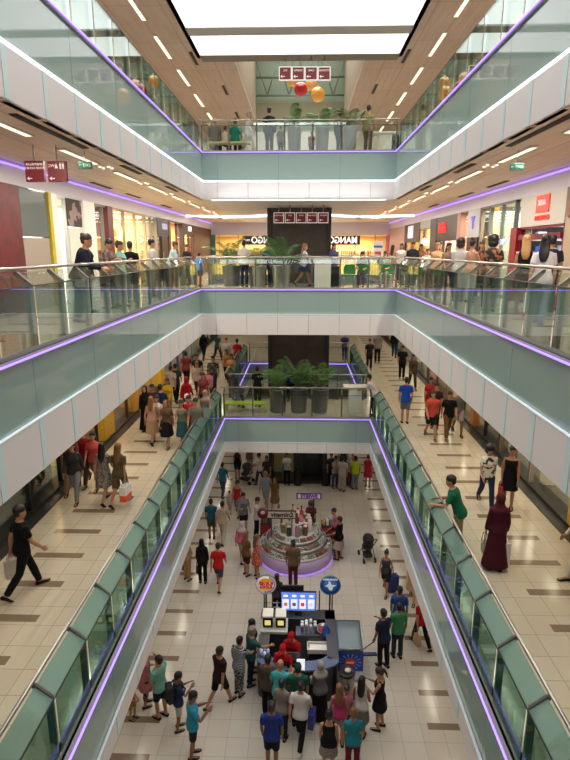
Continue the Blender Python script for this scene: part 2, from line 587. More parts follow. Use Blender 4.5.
sbox('ceiling_hall', -2.6, 2.6, 22.9, 34.4, 22.5, 22.6, M((110, 118, 104), 0.7))
tr = thing('roof_truss', 'grey green open roof truss in the raised hall behind the hanging globes', 'truss', (0, 33.2, 19.6))
for z in (0, 0.9, 1.8):
    MB().tube([(-2.4, 0, z), (2.4, 0, z)], 0.06, 6).build('truss_chord', M((92, 104, 88), 0.5), tr)
for k in range(8):
    x = -2.4 + k * 0.6
    MB().tube([(x, 0, 0 if k % 2 else 1.8), (x + 0.6, 0, 1.8 if k % 2 else 0)], 0.04, 6).build('truss_brace', M((92, 104, 88), 0.5), tr)
sbox('wall_third_left', -6.3, -SX, -3, 44, F3, C3, M((190, 180, 165), 0.6))
sbox('wall_third_right', SX, 6.3, -3, 44, F3, C3, M((190, 180, 165), 0.6))
for s, sd in ((-1, 'left'), (1, 'right')):
    sbox('wall_third_end_%s' % sd, *sorted((s * 2.4, s * 6.3)), 42, 42.2, F3, C3, M((150, 130, 110), 0.6))

# outer shell -----------------------------------------------------------------
for s, sd in ((-1, 'left'), (1, 'right')):
    sbox('wall_%s' % sd, *sorted((s * XO, s * (XO + 0.2))), -3, YE, 0, C3, M((170, 160, 150), 0.7))
sbox('wall_near', -XO, XO, -3.2, -3, 0, C3 + 0.15, M((190, 184, 176), 0.7))
sbox('wall_far', -XO, XO, YE, YE + 0.2, 0, F2, M((190, 184, 176), 0.7))
sbox('wall_ground_left', -7.4, -7.2, -3, YE, 0, C0, M((188, 176, 158), 0.6))
sbox('wall_ground_right', 7.2, 7.4, -3, YE, 0, C0, M((188, 176, 158), 0.6))

# ceiling strip lights, spots and vents ------------------------------------------
STRIP_ME = MB().box(-0.055, 0.055, -0.9, 0.9, -0.03, 0.0).mesh('diffuser', [STRIP])
STRIPF = MB().box(-0.075, -0.055, -0.93, 0.93, -0.035, 0.0)
STRIPF.box(0.055, 0.075, -0.93, 0.93, -0.035, 0.0).box(-0.075, 0.075, -0.93, -0.9, -0.035, 0).box(-0.075, 0.075, 0.9, 0.93, -0.035, 0)
STRIPF_ME = STRIPF.mesh('lamp_frame', [WHITE])
SPOT_ME = MB().lathe([(0.036, 0), (0.036, -0.02), (0.026, -0.028), (0.008, -0.03)], 10).mesh('spot_lamp', [M((255, 246, 225), 0.4, 0, 1.8)])
def strip(x, y, z, label, sc=1.0, e=60, grp='ceiling strip lights'):
    t = thing('strip_light', label, 'ceiling light', (x, y, z), 0, grp)
    for nm, me in (('diffuser', STRIP_ME), ('lamp_frame', STRIPF_ME)):
        o = put(nm, me, t)
        o.scale = (1, sc, 1)
    if e:
        area((x, y, z - 0.06), 0.16, 1.8 * sc, e, (1.0, 0.92, 0.80) if z > F2 else (1.0, 0.88, 0.70))
ords = ['nearest', 'second', 'third', 'fourth', 'fifth', 'sixth', 'seventh', 'eighth', 'ninth', 'tenth', 'eleventh', 'twelfth', 'thirteenth', 'fourteenth']
for s, sd in ((-1, 'left'), (1, 'right')):
    for i in range(10):
        y = 5.7 + i * 3.07
        strip(s * 4.36, y, C2, '%s strip light in the row on the %s second floor ceiling' % (ords[i], sd), 1.0, 120)
        for q, (dx, dy) in enumerate(((-0.1, -0.12), (0.1, -0.12), (-0.1, 0.12), (0.1, 0.12))):
            if 2 <= i < 8:
                tag(put('spot_lamp', SPOT_ME, None, (s * 4.36 + dx, y + 1.53 + dy, C2)), '%s spot lamp of the cluster after the %s strip light, %s second floor ceiling' % (('near left', 'near right', 'far left', 'far right')[q], ords[i], sd), 'spot lamp', 'spot clusters between strip lights')
    for i in range(8):
        y = 17.9 + i * 3.5 - 3.5
        strip(s * 4.75, y, C3, '%s strip light in the slanting row on the %s roof ceiling' % (ords[i], sd), 1.22, 85)
    # warm lamps of the first floor walkway and the ground floor, under their ceilings
    for i in range(12):
        y = 3.2 + i * 3.6
        strip(s * 4.7, y, C1, '%s strip light under the %s walkway ceiling above the first floor' % (ords[i], sd), 1.0, 36)
    for i in range(9):
        y = 6.0 + i * 3.4
        strip(s * 4.6, y, C0, '%s strip light in the ground floor ceiling on the %s side' % (ords[i], sd), 1.0, 17)
VENT = MB()
VENT.box(-0.06, 0.06, -0.9, 0.9, -0.012, 0)
SLOT = MB()
for k in (-0.035, 0, 0.035):
    SLOT.box(k - 0.012, k + 0.012, -0.88, 0.88, -0.022, -0.012)
VENT_ME, SLOT_ME = VENT.mesh('vent_plate', [M((52, 42, 36), 0.6)]), SLOT.mesh('slat', [M((30, 25, 22), 0.6)])
def vent(x, y, z, label, sc=1.0):
    t = thing('ceiling_vent', label, 'vent', (x, y, z), 0, 'dark ceiling vents')
    a, b = put('vent_plate', VENT_ME, t), put('slat', SLOT_ME, t)
    a.scale = b.scale = (1, sc, 1)
for s, sd in ((-1, 'left'), (1, 'right')):
    for i, y in enumerate((9.6, 13.8, 18.0)):
        vent(s * 3.9, y, C2, '%s dark vent slot by the white edge of the %s second floor ceiling' % (ords[i], sd), 1.5 if i == 0 else 0.8)
    for i, y in enumerate((17.0, 20.2, 25.0)):
        vent(s * 5.75, y, C2, '%s dark vent slot near the shops on the %s second floor ceiling' % (ords[i], sd), 0.9)
    for i, y in enumerate((22.6, 26.8, 31.5)):
        vent(s * (3.9 if i == 0 else 3.3), y, C3, '%s dark vent slot beside the skylight on the %s roof ceiling' % (ords[i], sd), 0.8)
# big white lamps under the third floor bridge and curved white coves beyond
t = thing('strip_light', 'long bright white lamp across the underside of the third floor bridge', 'ceiling light', (0, 21.5, C2), 0, 'ceiling strip lights')
MB().box(-3.2, 3.2, -0.28, 0.28, -0.04, 0).build('diffuser', M((250, 250, 255), 0.4, 0, 3.0), t)
MB().box(-3.3, 3.3, -0.34, -0.28, -0.05, 0).box(-3.3, 3.3, 0.28, 0.34, -0.05, 0).build('lamp_frame', WHITE, t)
for s, sd in ((-1, 'left'), (1, 'right')):
    t = thing('cove_light', 'curved white cove light on the far second floor ceiling, %s of the shaft' % sd, 'ceiling light', (s * 3.6, 31, C2), 0, 'curved cove lights')
    pts = [(s * (-2.4 + k * 0.6), 1.2 * sin(k * 0.5) - 1 + 0.25 * k, -0.06) for k in range(10)]
    MB().tube(pts, 0.09, 6, 0, 0.7).build('diffuser', M((250, 250, 255), 0.4, 0, 3.0), t)
    cv = [(p[0], p[1] + 1.6, -0.05) for p in pts]
    MB().tube(cv, 0.2, 6, 0, 0.3).build('cove_lip', WHITE, t)
for y in (27.5, 32.5, 36.5):
    area((0, y, C2 - 0.1), 9, 0.5, 120, (1, 0.97, 0.95))

area((0, 28.5, 22.3), 4.5, 9, 900, (1, 0.97, 0.9))  # added lamp, no fitting: brightens the raised hall from above
area((0, 31.0, 18.0), 3.0, 1.0, 90, (1, 0.97, 0.9), (radians(60), 0, 0))  # another added lamp, tilted to brighten the hall's end wall
# ------------------------------------------------------------------ shops
def front_x(s, d=0.0):
    return s * (SX + d)
BXO = 0.0
def bx(mb, s, d0, d1, y0, y1, z0, z1, mi=0):
    """box measured outwards (depth d) from the shop line on side s"""
    a, b = sorted((s * (SX + BXO + d0), s * (SX + BXO + d1)))
    return mb.box(a, b, y0, y1, z0, z1, mi)
def wall_text(txt, size, s, d, y, z, depth=0.03, bold=0.0):
    """lettering on a side wall, facing the void"""
    t = text_mb(txt, size, depth, True, True, bold)
    if s < 0:      # faces +x: text right (x) -> +y ... seen from inside, right is +y on the left wall
        t.xf(lambda p: Vector((-(SX + d) - p.y, y + p.x, z + p.z)))
    else:
        t.xf(lambda p: Vector(((SX + d) + p.y, y - p.x, z + p.z)))
    return t
H2 = 12.72          # top of the second floor shop fronts
for s, sd in ((-1, 'left'), (1, 'right')):
    struct(bx(MB(), s, -0.02, 0.3, -3, 44, H2, C2).build('wall_bulkhead_%s' % sd, LAV))
    y0, y1 = -2.9, 43
    tag(bx(MB(), s, -0.055, -0.021, y0, y1, C2 - 0.085, C2 - 0.05).build('light_strip', PURPLE), 'purple light line along the top of the %s second floor shops' % sd, 'light strip', 'purple edge lights')
    struct(bx(MB(), s, 3.2, 3.3, -3, 40, F2, C2).build('wall_shop_back_%s' % sd, M((206, 190, 164), 0.7)))

def goods(s, y0, y1, z0, cols, name, label, d=1.6, rows=3, rz=0.45, grp=None, emit=0):
    """a wall unit of shelves with folded or boxed goods"""
    t = thing(name, label, 'shelving', (s * (SX + d), (y0 + y1) / 2, z0), 0, grp)
    w = (y1 - y0) / 2
    f = MB()
    f.box(-0.02, 0.02, -w, w, 0, rows * rz + 0.3)
    for y in (-w, w - 0.03):
        f.box(-s * 0.02, -s * 0.38, y, y + 0.03, 0, rows * rz + 0.3) if s < 0 else f.box(-0.38, -0.02, y, y + 0.03, 0, rows * rz + 0.3)
    f.build('cabinet_frame', M((150, 140, 128), 0.6), t)
    xs = sorted((-s * 0.03, -s * 0.36))
    for r in range(rows):
        MB().box(xs[0], xs[1], -w + 0.03, w - 0.03, 0.2 + r * rz, 0.225 + r * rz).build('shelf', M((200, 190, 176), 0.5), t)
        y = -w + 0.08
        while y < w - 0.25:
            ww = random.uniform(0.16, 0.3)
            hh = random.uniform(0.14, rz - 0.1)
            MB().bbox(xs[0] + 0.04, xs[1] - 0.04, y, y + ww, 0.225 + r * rz, 0.225 + r * rz + hh, 0.015).build('goods', M(random.choice(cols), 0.6, 0, emit), t)  # emit: glow put into the goods so they look brightly lit
            y += ww + random.uniform(0.02, 0.12)
    return t
def rack(x, y, z, cols, label, rz=0.0, n=9, grp='clothes racks in the shops'):
    t = thing('clothes_rack', label, 'clothes rack', (x, y, z), rz, grp)
    fr = MB()
    fr.tube([(-0.7, 0, 1.42), (0.7, 0, 1.42)], 0.018, 6)
    fr.build('rail', STEEL, t)
    for k in (-0.68, 0.68):
        MB().tube([(k, 0, 1.42), (k, 0, 0.05)], 0.016, 6).tube([(k, -0.25, 0.03), (k, 0.25, 0.03)], 0.02, 6).build('leg', STEEL, t)
    for i in range(n):
        px = -0.58 + 1.16 * i / (n - 1)
        L = random.uniform(0.6, 0.95)
        g = MB()
        rg = []
        for (zz, hw, th) in ((1.40, 0.03, 0.012), (1.36, 0.12, 0.02), (1.31, 0.21, 0.03), (1.1, 0.19, 0.035), (1.4 - L, 0.22, 0.04)):
            rg.append([(px - th, -hw, zz), (px + th, -hw, zz), (px + th, hw, zz), (px - th, hw, zz)])
        g.loft(rg, 0, True, False).build('garment', M(random.choice(cols), 0.8), t)
    return t
def shop(side, y0, y1, F, top, label, head=None, headh=0.0, inner=(222, 196, 150), frame=(60, 54, 50), glass=True, sign=None, sign_col=(240, 240, 240), sign_size=0.34, sign_emit=1.5, light=0, lcol=(1, 0.86, 0.62), door=None, mull=2, pillar=None, pw=0.25, depth=3.1, iemit=0):
    s = -1 if side == 'left' else 1
    t = thing('shopfront', label, 'shop front', (0, 0, 0), 0, 'shop fronts on the walkways')
    fr = MB()
    hz = top - headh
    fc = M(frame, 0.5)
    w = 0.06
    bx(fr, s, 0, 0.12, y0, y0 + w, F, hz)
    bx(fr, s, 0, 0.12, y1 - w, y1, F, hz)
    bx(fr, s, 0, 0.12, y0, y1, hz - 0.06, hz)
    bx(fr, s, 0, 0.12, y0, y1, F, F + 0.08)
    fr.build('frame', fc, t)
    if pillar:
        bx(MB(), s, -0.05, 0.35, y1 - pw, y1, F, top).build('pillar', M(pillar, 0.5), t)
    if headh:
        bx(MB(), s, -0.03, 0.14, y0, y1, hz, top).build('sign_board', M(head, 0.5), t)
    if glass:
        n = mull
        ww = (y1 - y0) / n
        for k in range(n):
            bx(MB(), s, 0.05, 0.065, y0 + k * ww + 0.04, y0 + (k + 1) * ww - 0.04, F + 0.08, hz - 0.06).build('glass_pane', SHOPGLASS, t)
            if k:
                bx(MB(), s, 0.0, 0.1, y0 + k * ww - 0.025, y0 + k * ww + 0.025, F, hz).build('mullion', fc, t)
    if door:
        a, b = y0 + (y1 - y0) * door[0], y0 + (y1 - y0) * door[1]
        bx(MB(), s, -0.02, 0.1, a, b, F, F + door[2]).build('door_leaf', M(door[3], 0.5), t)
        bx(MB(), s, -0.06, -0.02, a + 0.06, a + 0.09, F + 0.9, F + 1.3).build('door_handle', STEEL, t)
    # inside: back wall, ceiling panel and side wall of this unit
    inn = MB()
    bx(inn, s, depth - 0.05, depth, y0, y1, F, top)
    inn.build('back_wall', M(inner, 0.7, 0, iemit), t)
    bx(MB(), s, 0.3, depth, y1 - 0.04, y1, F, top).build('side_wall', M(inner, 0.7), t)
    bx(MB(), s, 0.12, depth, y0, y1, top - 0.04, top).build('shop_ceiling', M((226, 216, 200), 0.6), t)
    if sign:
        wall_text(sign, sign_size, s, -0.05, (y0 + y1) / 2, top - headh / 2, 0.04, 0.01).build('lettering', M(sign_col, 0.5, 0, sign_emit), t)
    if light:
        area((s * (SX + BXO + 1.3), (y0 + y1) / 2, top - 0.12), 1.6, max(0.5, (y1 - y0) * 0.7), light * (7 if F > 6 else 1.6), lcol)
    return t

WARM = [(206, 160, 96), (180, 60, 50), (240, 220, 180), (90, 70, 50), (220, 190, 90), (60, 50, 60), (230, 230, 220)]
COOL = [(60, 90, 170), (220, 225, 240), (140, 160, 210), (240, 240, 250), (40, 50, 90), (190, 120, 150)]

# --- second floor, left side
def panel(side, y0, y1, F, z0, z1, m, label, cat='wall panel', name='wall_panel', d=(-0.02, 0.1)):
    s = -1 if side == 'left' else 1
    return tag(bx(MB(), s, d[0], d[1], y0, y1, z0, z1).build(name, m), label, cat)
RED = pattern_mat('red_banner', (104, 26, 30), (90, 20, 26), 'print', 3.0, 0.5)
panel('left', 4.0, 12.7, F2, F2, H2, RED, 'dark red hoarding nearest on the left second floor shop line')
panel('left', 12.72, 14.05, F2, F2 + 1.7, H2, M((120, 128, 124), 0.08), 'grey glass panel above the beige board, left shop line', 'wall panel')
panel('left', 12.72, 14.05, F2, F2, F2 + 1.68, M((170, 156, 142), 0.5), 'beige board under the grey glass panel, left shop line')
panel('left', 14.06, 14.22, F2, F2, H2, M((196, 176, 40), 0.5), 'narrow yellow post between beige board and white shop', 'post', 'yellow_post', (-0.08, 0.1))
t = shop('left', 14.25, 17.3, F2, H2, 'white lit shop front with round mirror in its window', inner=(232, 232, 222), frame=(220, 220, 215), light=70, lcol=(1, 0.98, 0.92), mull=3)
bx(MB(), -1, -0.03, 0.1, 15.25, 16.25, H2 - 0.75, H2 - 0.03).build('picture_board', pattern_mat('dark_picture', (70, 58, 56), (150, 130, 124), 'print', 4.0), t)
bx(MB(), -1, -0.02, 0.1, 15.3, 16.2, F2 + 0.05, H2 - 0.78).build('white_door', M((226, 222, 208), 0.5), t)
t = thing('oval_mirror', 'tall oval mirror on a stand behind the white shop window', 'mirror', (-SX - 0.5, 14.95, F2))
panel('left', 14.23, 14.62, F2, F2, H2, M((236, 234, 226), 0.4), 'white pier just after the yellow post, left shops', 'pier', 'white_pier', (-0.05, 0.1))
panel('left', 16.35, 17.25, F2, F2, H2, M((236, 234, 226), 0.4), 'white pier after the dark picture board, left shops', 'pier', 'white_pier', (-0.05, 0.1))
MB().ring([(0.30, -0.02), (0.34, 0.0), (0.30, 0.02)], 28).xf(lambda p: Vector((p.z, p.x, p.y * 1.9 + 1.25))).build('mirror_rim', M((200, 196, 188), 0.4), t)
MB().lathe([(0.29, 0.0), (0.29, 0.03)], 28).xf(lambda p: Vector((p.z, p.x, p.y * 1.9 + 1.25))).build('mirror_glass', M((190, 200, 196), 0.05, 1.0), t)
MB().bbox(-0.15, 0.15, -0.3, 0.3, 0.0, 0.08).tube([(0, -0.36, 0.05), (0, -0.36, 1.3)], 0.02).tube([(0, 0.36, 0.05), (0, 0.36, 1.3)], 0.02).tube([(0, -0.38, 0.9), (0, 0.38, 0.9)], 0.01).build('stand', M((120, 110, 100), 0.5), t)
shop('left', 17.3, 18.9, F2, H2, 'grey glass shop front ending at a maroon pillar', inner=(150, 140, 130), frame=(120, 116, 112), pillar=(96, 38, 44), pw=0.5, light=20)
t = shop('left', 18.9, 23.0, F2, H2, 'wide warm yellow shop window with a round hanging sign', inner=(240, 204, 140), frame=(160, 140, 110), light=130, mull=3)
goods(-1, 19.2, 22.8, F2, WARM, 'shop_shelf', 'wall shelves of goods inside the wide warm yellow shop, left', 2.9, 4, 0.5)
hs = thing('hanging_sign', 'white square hanging sign with black letters in warm yellow shop', 'sign', (-SX - 0.3, 20.9, H2 - 0.45))
MB().bbox(-0.02, 0.02, -0.27, 0.27, -0.2, 0.2).build('board', M((240, 238, 230), 0.5, 0, 0.4), hs)
text_mb('DI', 0.34, 0.01).xf(lambda p: Vector((0.03 - p.y, p.x, p.z))).build('lettering', BLACK, hs)
MB().tube([(0, -0.2, 0.2), (0, -0.2, 0.42)], 0.008, 5).tube([(0, 0.2, 0.2), (0, 0.2, 0.42)], 0.008, 5).build('rod', STEEL, hs)
bn = thing('banner', 'narrow yellow upright banner inside the warm shop window', 'banner', (-SX - 0.4, 20.3, F2))
MB().bbox(-0.012, 0.012, -0.28, 0.28, 0.6, 2.1, 0.008).build('cloth', M((250, 200, 40), 0.6, 0, 0.3), bn)
MB().tube([(0, -0.3, 0.02), (0, -0.3, 2.12)], 0.014, 6).tube([(0, -0.3, 2.12), (0, 0.3, 2.12)], 0.01, 6).bbox(-0.16, 0.16, -0.32, 0.3, 0, 0.03).build('stand', STEEL, bn)
shop('left', 23.0, 24.8, F2, H2, 'plain grey glass shop front before the dark sign, left', inner=(176, 160, 140), frame=(140, 136, 130), light=25)
shop('left', 24.8, 27.2, F2, H2, 'shop front with dark sign board and pale letters, left', head=(34, 32, 38), headh=0.72, inner=(120, 90, 70), sign='NODI', sign_col=(176, 176, 205), sign_emit=0.6, door=(0.3, 0.75, 2.0, (40, 24, 24)), pillar=(64, 40, 36), pw=0.4, light=30)
shop('left', 27.2, 30.4, F2, H2, 'orange lit shop front between dark brown pillars, left', inner=(232, 160, 84), frame=(60, 34, 28), pillar=(56, 32, 28), pw=0.5, light=110)
rack(-SX - 1.3, 28.8, F2, WARM, 'clothes rack inside the orange lit shop, left', pi / 2)
shop('left', 30.4, 33.4, F2, H2, 'shop front with pale hanging letters before brown column, left', head=(70, 50, 44), headh=0.5, inner=(226, 170, 100), frame=(60, 34, 28), sign='OXO', pillar=(60, 36, 30), pw=0.5, light=80)
panel('left', 33.45, 39.5, F2, F2, H2, M((72, 44, 36), 0.5), 'dark brown column wall farthest on the left shop line')

# --- second floor, right side
panel('right', 4.0, 12.4, F2, F2, F2 + 2.05, M((178, 160, 134), 0.5), 'beige panel with round emblem under the orange board, right')
panel('right', 4.0, 13.2, F2, F2 + 2.1, H2, M((176, 84, 36), 0.5), 'orange brown board above the beige panel, right')
em = thing('wall_emblem', 'round dark emblem with a line of letters on beige panel', 'emblem', (0, 0, 0))
y = 12.62
MB().ring([(0.17, 0), (0.21, 0.0), (0.21, 0.02), (0.17, 0.02)], 28).xf(lambda p: Vector((SX - 0.03 - p.z, y - 0.45 + p.x, F2 + 1.62 + p.y))).build('ring', M((70, 58, 50), 0.5), em)
MB().ell((0, 0, 0), (0.02, 0.13, 0.07), 12, 6).xf(lambda p: Vector((SX - 0.04 + p.x, y - 0.45 + p.y, F2 + 1.64 + p.z))).build('figure', M((70, 58, 50), 0.5), em)
wall_text('AVEDA', 0.15, 1, -0.035, 12.2, F2 + 1.26).build('lettering', M((70, 58, 50), 0.5), em)
panel('right', 12.42, 13.3, F2, F2, H2 - 0.62, M((178, 160, 134), 0.5), 'narrow beige panel beside the bright blue white shop, right')
t = shop('right', 13.35, 16.0, F2, H2, 'open shop with red square sign and bright blue white goods', head=(206, 198, 188), headh=0.78, inner=(120, 140, 206), frame=(130, 24, 36), glass=False, light=24, lcol=(0.86, 0.92, 1.0), pillar=None)
bx(MB(), 1, -0.06, -0.03, 14.2, 14.95, H2 - 0.47, H2 - 0.05).build('red_sign', M((232, 70, 60), 0.5, 0, 0.5), t)
wall_text('ALEX', 0.19, 1, -0.07, 14.57, H2 - 0.24).build('lettering', M((255, 240, 235), 0.5, 0, 0.25), t)
wall_text('COSMETICS', 0.16, 1, -0.05, 14.55, H2 - 0.6).build('lettering', M((216, 70, 60), 0.5, 0, 0.5), t)
bx(MB(), 1, -0.06, 0.1, 13.4, 15.95, H2 - 1.12, H2 - 0.98).build('red_beam', M((116, 20, 30), 0.5), t)
goods(1, 13.5, 15.9, F2, COOL, 'shop_shelf', 'bright wall shelves of bottles in the blue white shop', 2.6, 6, 0.36, None, 0.08)
goods(1, 13.6, 15.8, F2, COOL, 'shop_shelf', 'middle shelf unit of small boxes in the blue white shop', 1.5, 3, 0.36, None, 0.0)
q = goods(1, 13.6, 15.8, F2, COOL + [(240, 244, 255), (200, 214, 250)], 'shop_shelf', 'shelves of blue and white packs on the shop side wall facing us', 0.0, 6, 0.36, None, 0.08)
q.location = (7.35, 15.9, F2)
q.rotation_euler = (0, 0, pi / 2)
panel('right', 16.0, 16.45, F2, F2, H2 - 0.78, M((140, 22, 36), 0.4), 'bright red pillar beside the blue white shop', 'pillar', 'red_pillar', (-0.1, 0.4))
t = shop('right', 16.5, 18.7, F2, H2, 'green grey glass shop front with pale mirrored letters low', inner=(150, 160, 150), frame=(110, 120, 116), light=50, sign=None)
wall_text('WAIKIKI', 0.26, 1, 0.02, 17.5, F2 + 1.62).build('lettering', M((206, 214, 240), 0.5, 0, 0.3), t)
t = shop('right', 18.7, 19.6, F2, H2, 'narrow window glittering with gold beside the green glass', inner=(236, 190, 110), frame=(110, 100, 90), light=60, mull=1)
gl = thing('gold_display', 'gold dressed mannequin display in the narrow window', 'display', (SX + 0.55, 19.15, F2))
MB().lathe([(0.22, 0), (0.2, 0.9), (0.12, 1.15), (0.19, 1.45), (0.08, 1.62), (0.06, 1.7)], 16).build('gold_gown', M((226, 180, 90), 0.25, 0.7), gl)
MB().ell((0, 0, 1.8), (0.08, 0.09, 0.12)).build('mannequin_head', M((240, 220, 190), 0.5), gl)
t = shop('right', 19.6, 21.0, F2, H2, 'grey sign panel with purple mark above a dark doorway', head=(186, 184, 190), headh=0.95, inner=(60, 44, 40), frame=(60, 50, 48), door=(0.1, 0.9, 1.85, (46, 30, 30)), sign='Y', sign_col=(120, 96, 200), sign_size=0.6, sign_emit=0.7, mull=1)
t = shop('right', 21.0, 22.3, F2, H2, 'warm lit window beside a pinkish pillar, right', inner=(236, 190, 120), frame=(120, 96, 84), pillar=(176, 130, 120), pw=0.45, light=70, mull=1)
t = shop('right', 22.35, 26.9, F2, H2, 'dark brown shop front with glowing red letters, right', head=(52, 38, 34), headh=0.95, inner=(206, 150, 140), frame=(52, 38, 34), sign='H&M', sign_col=(255, 40, 40), sign_size=0.56, sign_emit=1.0, pillar=(52, 38, 34), pw=1.2, light=120, mull=2, lcol=(1, 0.9, 0.85))
rack(SX + 1.4, 24.0, F2, [(240, 150, 170), (240, 240, 240), (120, 170, 200), (220, 60, 80)], 'rack of pink and white clothes behind red lettered front', pi / 2)
t = shop('right', 26.95, 29.3, F2, H2, 'orange lit shop with large white letters, right', inner=(238, 176, 92), frame=(150, 110, 80), light=110, mull=2, head=(150, 150, 150), headh=0.35)
wall_text('ECCO', 0.5, 1, 0.0, 28.1, F2 + 1.75).build('lettering', M((245, 245, 245), 0.5, 0, 0.8), t)
t = shop('right', 29.35, 33.6, F2, H2, 'dark brown shop front with small white square sign', head=(60, 42, 36), headh=0.9, inner=(90, 64, 50), frame=(60, 42, 36), mull=2, light=20)
bx(MB(), 1, -0.06, -0.03, 31.0, 32.4, H2 - 0.75, H2 - 0.1).build('white_sign', M((220, 224, 235), 0.5, 0, 0.5), t)
panel('right', 33.7, 39.2, F2, F2, H2, M((186, 150, 150), 0.5), 'pale pink wall beyond the brown shop, farthest right')

# --- second floor end: the wide lit fashion shop
YM = 39.6
struct(MB().box(-10, 10, YM - 0.1, YM + 0.2, H2 - 0.35, C2).build('wall_bulkhead_end', LAV))
sh = thing('shopfront', 'wide warm fashion shop at the far end of second floor', 'shop front', (0, YM, F2))
EH = H2 - 0.35 - F2
MB().box(-7.2, 6.4, 3.2, 3.3, 0, EH).build('back_wall', M((244, 206, 136), 0.7), sh)
MB().box(-7.2, 6.4, 0.1, 3.2, EH - 0.04, EH).build('shop_ceiling', M((240, 220, 180), 0.6), sh)
for k in range(9):
    x = -5.6 + k * 1.35
    MB().box(x - 0.03, x + 0.03, 0, 0.08, 0, EH).build('mullion', M((190, 160, 110), 0.5), sh)
for sgn, lab in ((-1, 'left'), (1, 'right')):
    x = -2.45 if sgn < 0 else 3.0
    st = thing('shop_sign', 'black sign with white mirrored letters %s of the lift shaft' % lab, 'sign', (x, YM - 0.14, F2 + EH - 0.38))
    MB().bbox(-1.5 if sgn < 0 else -1.1, 1.15, -0.04, 0.04, -0.3, 0.3, 0.01).build('sign_board', BLACK, st)
    text_mb('MANGO', 0.62, 0.04, True, True, 0.012).xf(lambda p: Vector((p.x * 0.86 + (0.12 if sgn < 0 else -0.05), p.y - 0.06, p.z))).build('lettering', M((250, 250, 250), 0.5, 0, 1.2), st)
    if sgn < 0:
        text_mb('MNG', 0.2, 0.03).xf(lambda p: Vector((p.x - 1.2, p.y - 0.06, p.z))).build('small_lettering', M((250, 250, 250), 0.5, 0, 1.0), st)
for i, x in enumerate((-4.6, -3.0, -1.6, 2.2, 3.6, 5.2)):
    rack(x, YM + 1.4, F2, [(120, 60, 40), (40, 36, 40), (200, 190, 170), (150, 90, 50), (90, 110, 80)], ['leftmost', 'second', 'third', 'fourth', 'fifth', 'rightmost'][i] + ' clothes rack from the left inside the far fashion shop', 0)
area((-3, YM + 1.5, H2 - 0.5), 5, 2, 520, (1, 0.84, 0.55))
area((3, YM + 1.5, H2 - 0.5), 5, 2, 520, (1, 0.84, 0.55))
tag(MB().box(-6.85, -5.85, YM - 0.15, YM + 0.1, F2, F2 + EH).build('wall_panel', M((70, 120, 116), 0.5)), 'teal wall panel left of the far fashion shop', 'wall panel')
po = thing('poster', 'pink poster with a dark pink disc at the far right end', 'poster', (7.0, YM - 0.2, F2))
MB().bbox(-1.05, 1.1, -0.03, 0.03, 0.0, EH, 0.01).build('board', M((226, 120, 140), 0.5, 0, 0.25), po)
MB().lathe([(0.52, 0), (0.52, 0.02)], 28).xf(lambda p: Vector((p.x + 0.05, -0.04 - p.z, p.y + 1.45))).build('disc', M((170, 50, 90), 0.5, 0, 0.2), po)
text_mb('SALE', 0.34, 0.01).xf(lambda p: Vector((p.x + 0.05, p.y - 0.07, p.z + 1.45))).build('lettering', M((245, 225, 230), 0.5, 0, 0.4), po)
br = thing('notice_board', 'white notice board with blue stripe beside the pink poster', 'notice board', (5.35, YM - 0.3, F2))
MB().bbox(-0.3, 0.35, -0.03, 0.03, 0.7, 2.0, 0.01).build('board', M((236, 236, 240), 0.5, 0, 0.3), br)
MB().box(-0.28, 0.33, -0.045, -0.03, 1.55, 1.7).build('blue_band', M((90, 150, 210), 0.5), br)
MB().box(-0.2, 0.24, -0.05, -0.03, 1.0, 1.3).build('picture', M((200, 90, 120), 0.5), br)
MB().tube([(0, 0.02, 0), (0, 0.02, 0.75)], 0.03).bbox(-0.25, 0.3, -0.2, 0.2, 0, 0.04).build('stand', STEEL, br)

